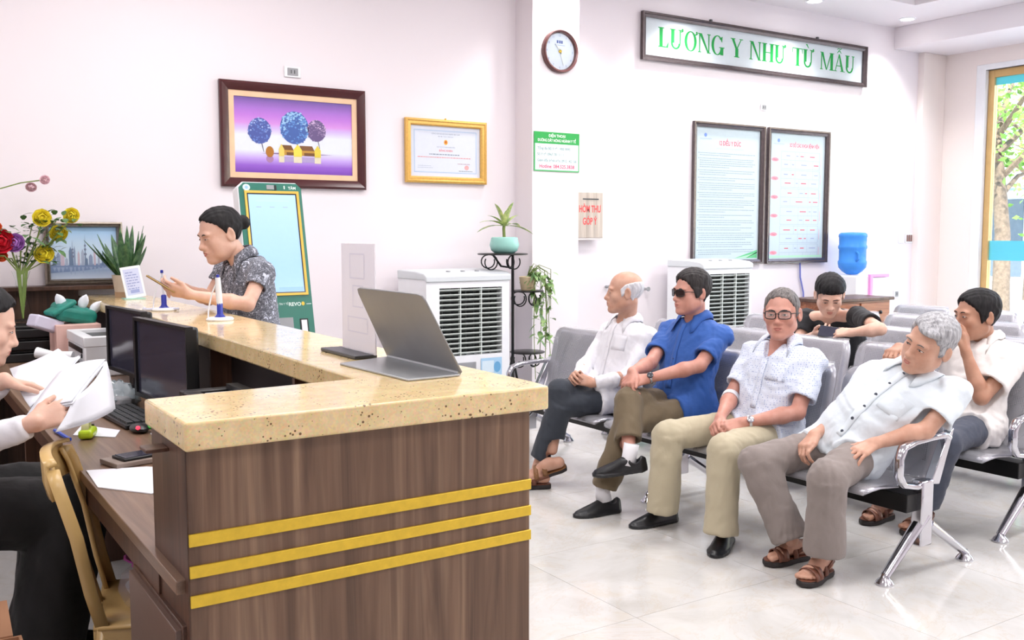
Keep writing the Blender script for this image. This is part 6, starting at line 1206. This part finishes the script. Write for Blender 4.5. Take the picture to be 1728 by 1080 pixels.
p.drape('placket', [(0, .96), (0, .8), (0, .6), (0, .4), (0, .2)], .016, BLU); p.buttons((.72, .52, .32), mat('blue_button', C(36, 64, 120), .3)); w, c, d = p.watch('L', M_wst, M_wbl, .95, .029); p.watch_face(w, c, d, (-.5, -.6, .6), M_wbl)
mb = MB().tube([(3.225, 3.815, .40), (3.215, 3.82, .335), (3.20, 3.815, .285)], [.040, .038, .042], 16); obj('sock', mb, SOCK, p.t, smooth=True); obj('sock', MB().tube([(3.185, 3.98, .17), (3.172, 3.985, .12), (3.18, 3.982, .07)], [.040, .040, .042], 16), SOCK, p.t, smooth=True)
shoe(p.t, (3.275, 3.965, .002), (2.995, 4.0, .002), M_black_leather); shoe(p.t, (3.275, 3.745, .275), (3.075, 3.945, .225), M_black_leather, up=(-.15, -.15, 1))
# --- 3: man with glasses and patterned shirt
h = Head((3.78, 3.329, 1.085), (-.86, -.50, -.02), (.0, .03, 1), 1.06)
p = Body('man in black-rimmed glasses and pale patterned shirt, hands clasped between his knees', dict(P=(3.73, 3.37, .505), N=(3.83, 3.362, .935), SL=(3.87, 3.195, .855), SR=(3.82, 3.545, .865), EL=(3.70, 3.145, .62), ER=(3.65, 3.53, .655), WL=(3.455, 3.25, .58), WR=(3.46, 3.42, .575), HL=(3.71, 3.28, .505), HR=(3.71, 3.46, .505), KL=(3.27, 3.205, .475), KR=(3.28, 3.60, .475), AL=(3.25, 3.20, .11), AR=(3.27, 3.62, .11)), h, (3.73, 3.36, 0), 'ruddy')
p.hands = [dict(w=(3.455, 3.25, .58), d=(-.72, .55, -.25), n=(-.3, -.55, .75), t=(.1, .3, .9), curl=(45, 48, 30), thumb=(.5, .8, -.3)), dict(w=(3.46, 3.42, .575), d=(-.80, -.32, -.25), n=(-.3, .6, .7), t=(.1, -.2, .9), curl=(42, 45, 30), thumb=(.5, .8, -.3))]
p.feet = []
p.body(); p.shirt(STR, sl=.76, lap=.26, seed=13, grow=.018, flare=.018, vneck=.13); p.trousers(T_kha, hem=1.07, seed=23, hemr=.080, knee=.074); p.collar(STR, gap=46, drop=.035, tip=.05)
h.features(p.bvh, p.t, brow=HM['dark'], open_=.55); h.hair(p.t, 'back', HM['pepper'], thick=.0045, seed=3); h.glasses(p.t, M_black, M_lensc, .0265, .018)
p.drape('placket', [(0, .80), (0, .6), (0, .4), (0, .2)], .016, STR); p.drape('pocket', [(.075, .74), (.075, .54)], .048, STR)
w, c, d = p.watch('L', mat('white_strap', C(232, 230, 234), .4), M_wbl, .94, .028); p.watch_face(w, c, d, (-.4, -.7, .5), M_wst)
obj('bandage', MB().lathe([(.043, -.016), (.0455, -.012), (.0455, .012), (.042, .016)], V((3.65, 3.53, .655)).lerp(V((3.46, 3.42, .575)), .12), 18, V((-.19, -.11, -.08)), cap=False), SOCK, p.t)
shoe(p.t, (3.41, 3.30, .002), (3.145, 3.135, .002), M_black_leather); shoe(p.t, (3.415, 3.675, .002), (3.12, 3.695, .002), M_black_leather)
# --- 4: grey-haired man leaning back at the near end
h = Head((3.82, 2.536, 1.005), (-.985, .10, -.10), (.20, -.42, .9), 1.10, age=1, fat=.2, sweep=1, vol=1.2)
p = Body('grey-haired man in white buttoned shirt and brown sandals, slouched at the near bench end', dict(P=(3.66, 2.81, .515), N=(3.865, 2.62, .868), SL=(3.92, 2.45, .80), SR=(3.83, 2.83, .825), EL=(3.76, 2.495, .638), ER=(3.71, 2.885, .625), WL=(3.555, 2.60, .585), WR=(3.50, 2.875, .58), HL=(3.64, 2.72, .505), HR=(3.65, 2.91, .505), KL=(3.29, 2.63, .46), KR=(3.28, 3.01, .455), AL=(3.33, 2.67, .12), AR=(3.36, 2.87, .12)), h, (3.66, 2.80, 0), 'tan', fat=1.3)
p.hands = [dict(w=(3.555, 2.60, .585), d=(-.95, .15, -.28), n=(-.25, -.25, .9), t=(0, .9, .2), curl=(12, 22, 15), thumb=(.7, .7, -.2), spread=9), dict(w=(3.50, 2.875, .58), d=(-.85, -.05, -.42), n=(-.5, .25, .8), t=(.1, -.9, .1), curl=(38, 45, 25), thumb=(.35, .9, -.25))]
p.feet = [dict(heel=(3.42, 2.71, .028), toe=(3.19, 2.665, .028), side=-1), dict(heel=(3.50, 2.90, .028), toe=(3.26, 2.93, .028), side=1)]
p.body(); p.shirt(WH2, sl=.70, lap=.30, seed=14, grow=.022, flare=.026, sr=.058, wr=.007); p.trousers(T_gry, hem=.97, seed=24, hemr=.086, knee=.078, thigh=.092, wr=.007); p.collar(WH2, gap=30, drop=.034)
h.features(p.bvh, p.t, brow=HM['pepper'], open_=.5); h.hair(p.t, 'back', HM['grey'], thick=.008, seed=4)
p.drape('placket', [(0, .96), (0, .8), (0, .6), (0, .4), (0, .2), (0, .05)], .016, WH2); p.buttons((.90, .74, .58, .42, .26, .10), M_btn, 0, .0075); p.drape('pocket', [(.085, .72), (.085, .50)], .05, WH2)
sandal(p.t, (3.42, 2.71, .028), (3.19, 2.665, .028)); sandal(p.t, (3.50, 2.90, .028), (3.26, 2.93, .028))
# --- 5: young man in black with a phone
h = Head((5.15, 4.141, 1.088), (-.62, -.60, -.50), (-.25, -.25, 1), 1.07)
p = Body('young man in a black t-shirt looking down at his phone behind the second bench', dict(P=(5.62, 4.28, .52), N=(5.30, 4.24, .945), SL=(5.28, 4.02, .955), SR=(5.29, 4.44, .915), EL=(5.09, 3.71, .905), ER=(5.16, 4.40, .74), WL=(5.02, 3.865, .875), WR=(5.06, 4.17, .835), HL=(5.60, 4.18, .51), HR=(5.60, 4.38, .51), KL=(5.22, 4.14, .48), KR=(5.22, 4.44, .48), AL=(5.20, 4.14, .11), AR=(5.20, 4.46, .11)), h, (5.62, 4.28, 0), 'fair')
p.hands = [dict(w=(5.02, 3.865, .875), d=(-.25, .85, -.02), n=(-.6, -.1, .8), t=(.2, .3, .8), curl=(30, 50, 35), thumb=(.6, .7, -.3)), dict(w=(5.06, 4.17, .835), d=(-.35, -.85, .06), n=(-.5, .0, -.8), t=(-.6, 0, .6), curl=(25, 45, 35), thumb=(.5, .7, -.4))]
p.feet = []
p.body(); p.shirt(BLK, sl=.60, lap=.2, seed=15, grow=.014, flare=.012, name='t_shirt', vneck=.035); p.trousers(T_slt, seed=25)
h.features(p.bvh, p.t, brow=HM['black'], open_=.35); h.hair(p.t, 'top', HM['black'], thick=.014, seed=5)
tp = thing('smartphone', 'dark smartphone with a pale case held by the young man in black', 'phone', (4.985, 4.0, .868)); Mp = Euler((R(10), R(-62), R(8))).to_matrix(); obj('body', MB().box((4.985, 4.0, .868), (.075, .14, .010), Mp), M_dkgrey, tp, bevel=.003); obj('screen', MB().box(V((4.985, 4.0, .868)) + Mp @ V((0, 0, .006)), (.067, .13, .002), Mp), mat('dark_screen'), tp)
obj('camera', MB().box(V((4.985, 4.0, .868)) + Mp @ V((-.02, -.045, -.006)), (.03, .03, .004), Mp), M_grey, tp)
for y in (4.14, 4.46): shoe(p.t, (5.28, y, .002), (5.01, y, .002), M_black_leather)
# --- 6: man in off-white behind
h = Head((4.72, 2.871, 1.065), (-.90, .42, -.06), (0, -.02, 1), 1.08)
p = Body('dark-haired man in a loose off-white shirt with hand at his mouth, in the second row', dict(P=(4.70, 2.90, .505), N=(4.81, 2.88, .945), SL=(4.85, 2.71, .865), SR=(4.81, 3.06, .875), EL=(4.60, 2.755, .665), ER=(4.57, 3.03, .855), WL=(4.575, 2.83, .885), WR=(4.33, 3.04, .905), HL=(4.69, 2.80, .505), HR=(4.69, 2.99, .505), KL=(4.29, 2.74, .475), KR=(4.29, 3.06, .475), AL=(4.31, 2.86, .11), AR=(4.31, 3.08, .11)), h, (4.70, 2.90, 0), 'brown')
p.hands = [dict(w=(4.575, 2.83, .885), d=(.08, .10, 1), n=(.2, -.95, 0), t=(-1, 0, 0), curl=(20, 35, 25), thumb=(.4, .85, -.35)), dict(w=(4.33, 3.04, .905), d=(-.95, -.15, -.10), n=(-.1, .1, 1), t=(0, -1, 0), curl=(35, 35, 20), thumb=(.5, .8, -.3))]
p.feet = [dict(heel=(4.40, 2.88, .028), toe=(4.17, 2.865, .028), side=-1), dict(heel=(4.38, 3.09, .028), toe=(4.15, 3.09, .028), side=1)]
p.body(); p.shirt(CRM, sl=.72, lap=.30, seed=16, grow=.022, flare=.030, sr=.058, wr=.007); p.trousers(T_slt, seed=26); p.collar(CRM, gap=34)
h.features(p.bvh, p.t, brow=HM['black'], open_=.5); h.hair(p.t, 'short', HM['black'], thick=.011, seed=6); sandal(p.t, (4.40, 2.88, .028), (4.17, 2.865, .028)); sandal(p.t, (4.38, 3.09, .028), (4.15, 3.09, .028))
# --- 7: woman leaning on the counter with a phone
h = Head((1.441, 4.868, 1.48), (-.93, -.12, -.30), (-.22, -.02, 1), 1.10, fat=.5)
p = Body('woman in a grey patterned blouse leaning on the counter, typing on her phone', dict(P=(1.66, 4.87, .84), N=(1.54, 4.858, 1.362), SL=(1.595, 4.705, 1.295), SR=(1.52, 5.03, 1.305), EL=(1.488, 4.615, 1.142), ER=(1.42, 5.03, 1.15), WL=(1.240, 4.706, 1.195), WR=(1.28, 4.93, 1.21), HL=(1.66, 4.79, .85), HR=(1.66, 4.95, .85), KL=(1.63, 4.78, .47), KR=(1.64, 4.96, .47), AL=(1.66, 4.78, .09), AR=(1.66, 4.96, .09)), h, (1.66, 4.87, 0), 'fair', girl=True, fat=1.2)
p.hands = [dict(w=(1.240, 4.706, 1.195), d=(-.90, .30, .25), n=(.1, -.75, -.55), t=(0, -.2, .9), curl=(20, 35, 25), thumb=(.6, .75, -.2), sc=.92), dict(w=(1.28, 4.93, 1.21), d=(-.85, -.45, .18), n=(.0, .65, .6), t=(0, -.5, .7), curl=(25, 40, 30), thumb=(.5, .8, -.3), sc=.92)]
p.feet = []
p.body(); p.shirt(PAI, sl=.50, lap=.25, seed=17, grow=.026, flare=.012, wr=.005, name='blouse', sr=.056, hem=-.26, lapr=.13); p.trousers(T_blk, seed=27, hem=.97); p.collar(PAI, gap=30)
h.features(p.bvh, p.t, brow=HM['dark'], open_=.35, lip=M_lipd); h.hair(p.t, 'pulled', HM['black'], thick=.007, seed=7)
tp = thing('smartphone', 'gold smartphone held over the counter by the standing woman', 'phone', (1.11, 4.76, 1.245)); Mp = Euler((R(-6), R(33), R(-20))).to_matrix(); obj('body', MB().box((1.125, 4.772, 1.243), (.15, .075, .009), Mp), mat('gold_phone', C(176, 146, 96), .3, .5), tp, bevel=.003); obj('screen', MB().box(V((1.125, 4.772, 1.243)) + Mp @ V((0, 0, .0055)), (.14, .067, .002), Mp), mat('dark_screen'), tp)
for y in (4.78, 4.96): shoe(p.t, (1.71, y, .002), (1.47, y, .002), M_black_leather)
# --- 8: clerk at the desk with papers
h = Head((.285, 3.668, 1.179), (.96, -.10, -.32), (.28, 0, 1), 1.05)
p = Body('clerk in a white long-sleeved blouse at the desk holding a stack of papers', dict(P=(.08, 3.58, .60), N=(.20, 3.64, 1.055), SL=(.20, 3.81, 1.0), SR=(.19, 3.46, 1.0), EL=(.19, 3.70, .82), ER=(.13, 3.17, .85), WL=(.315, 3.42, 1.02), WR=(.350, 3.025, .945), HL=(.10, 3.67, .60), HR=(.10, 3.49, .60), KL=(.50, 3.72, .56), KR=(.50, 3.46, .56), AL=(.46, 3.72, .12), AR=(.40, 3.46, .12)), h, (.08, 3.58, 0), 'fair', girl=True)
p.hands = [dict(w=(.350, 3.025, .945), d=(.88, .26, .26), n=(.1, -.85, .4), t=(.1, .3, .9), curl=(28, 40, 30), thumb=(.6, .8, -.3), sc=.92), dict(w=(.315, 3.42, 1.02), d=(.75, .05, -.18), n=(.2, .1, .95), t=(.2, -.9, 0), curl=(15, 25, 20), thumb=(.7, .7, -.2), sc=.92)]
p.feet = []
p.body(); p.shirt(WH, long=True, lap=.10, seed=18, grow=.012, name='blouse', sr=.060); p.trousers(T_blk, seed=28, thigh=.12, knee=.115, hemr=.125, name='long_skirt'); p.collar(WH, gap=32)
h.features(p.bvh, p.t, brow=HM['dark'], open_=.5, lip=M_lipd); h.hair(p.t, 'pulled', HM['black'], thick=.011, seed=8)
shoe(p.t, (.36, 3.72, .002), (.63, 3.72, .002), M_black_leather); shoe(p.t, (.30, 3.46, .002), (.57, 3.45, .002), M_black_leather)
# ================================================================ papers in the clerk's hands, her office chair
def sheet3(name, q, parent, m=M_paper, bow=.02, th=.0015, off=V((0, 0, 0)), n=6):
    a, b, c, d = [V(x) + off for x in q]; nn = (b - a).cross(d - a).normalized(); rows = []
    for i in range(n + 1):
        s = i / n; rows.append([(a.lerp(d, s)).lerp(b.lerp(c, s), k / n) + nn * (bow * math.sin(PI * k / n) + bow * .3 * math.sin(PI * s)) for k in range(n + 1)])
    return obj(name, MB().grid(rows), m, parent, solid=th, smooth=60)
t = thing('paper_stack', "thick stack of white printed papers in the clerk's hands", 'papers', (.40, 3.2, .76)); rnd = random.Random(9)
A_ = [(.334, 3.081, .947), (.458, 3.054, .995), (.600, 3.306, 1.081), (.477, 3.405, 1.037)]; B_ = [(.458, 3.059, .994), (.594, 3.296, 1.071), (.592, 3.176, .936), (.404, 3.009, .919)]; C_ = [(.375, 3.26, .955), (.353, 3.558, 1.04), (.52, 3.693, 1.082), (.563, 3.545, 1.07)]
for k in range(7): sheet3('page', A_, t, off=V((rnd.uniform(-.004, .004), rnd.uniform(-.004, .004), -.0024 * k)), bow=.012)
for k in range(5): sheet3('page', B_, t, off=V((.0025 * k + rnd.uniform(-.003, .003), .002 * k, rnd.uniform(-.004, .004))), bow=-.012)
for k in range(3): sheet3('page', C_, t, off=V((rnd.uniform(-.004, .004), rnd.uniform(-.004, .004), -.003 * k)), bow=.02)
t = thing('office_chair', 'black office chair under the clerk at the desk', 'chair', (.08, 3.6, 0))
obj('seat', MB().bb((-.16, 3.36, .43), (.28, 3.82, .50)), mat('black_fabric', C(20, 20, 22), .9), t, bevel=.03, bseg=3); obj('backrest', MB().box((-.19, 3.59, .78), (.05, .42, .46), Matrix.Rotation(R(-8), 3, 'Y')), mat('black_fabric'), t, bevel=.03, bseg=3)
obj('column', MB().tube([(.06, 3.59, .08), (.06, 3.59, .43)], .025, 12), M_dkgrey, t)
for k in range(5):
    a = k * 2 * PI / 5 + .3; e = (.06 + .28 * math.cos(a), 3.59 + .28 * math.sin(a), .07); obj('leg', MB().tube([(.06, 3.59, .10), e], [.028, .018], 8), M_black, t); obj('caster', MB().lathe([(.028, -.012), (.03, 0), (.028, .012)], (e[0], e[1], .03), 14, (-math.sin(a), math.cos(a), 0)), M_black, t)
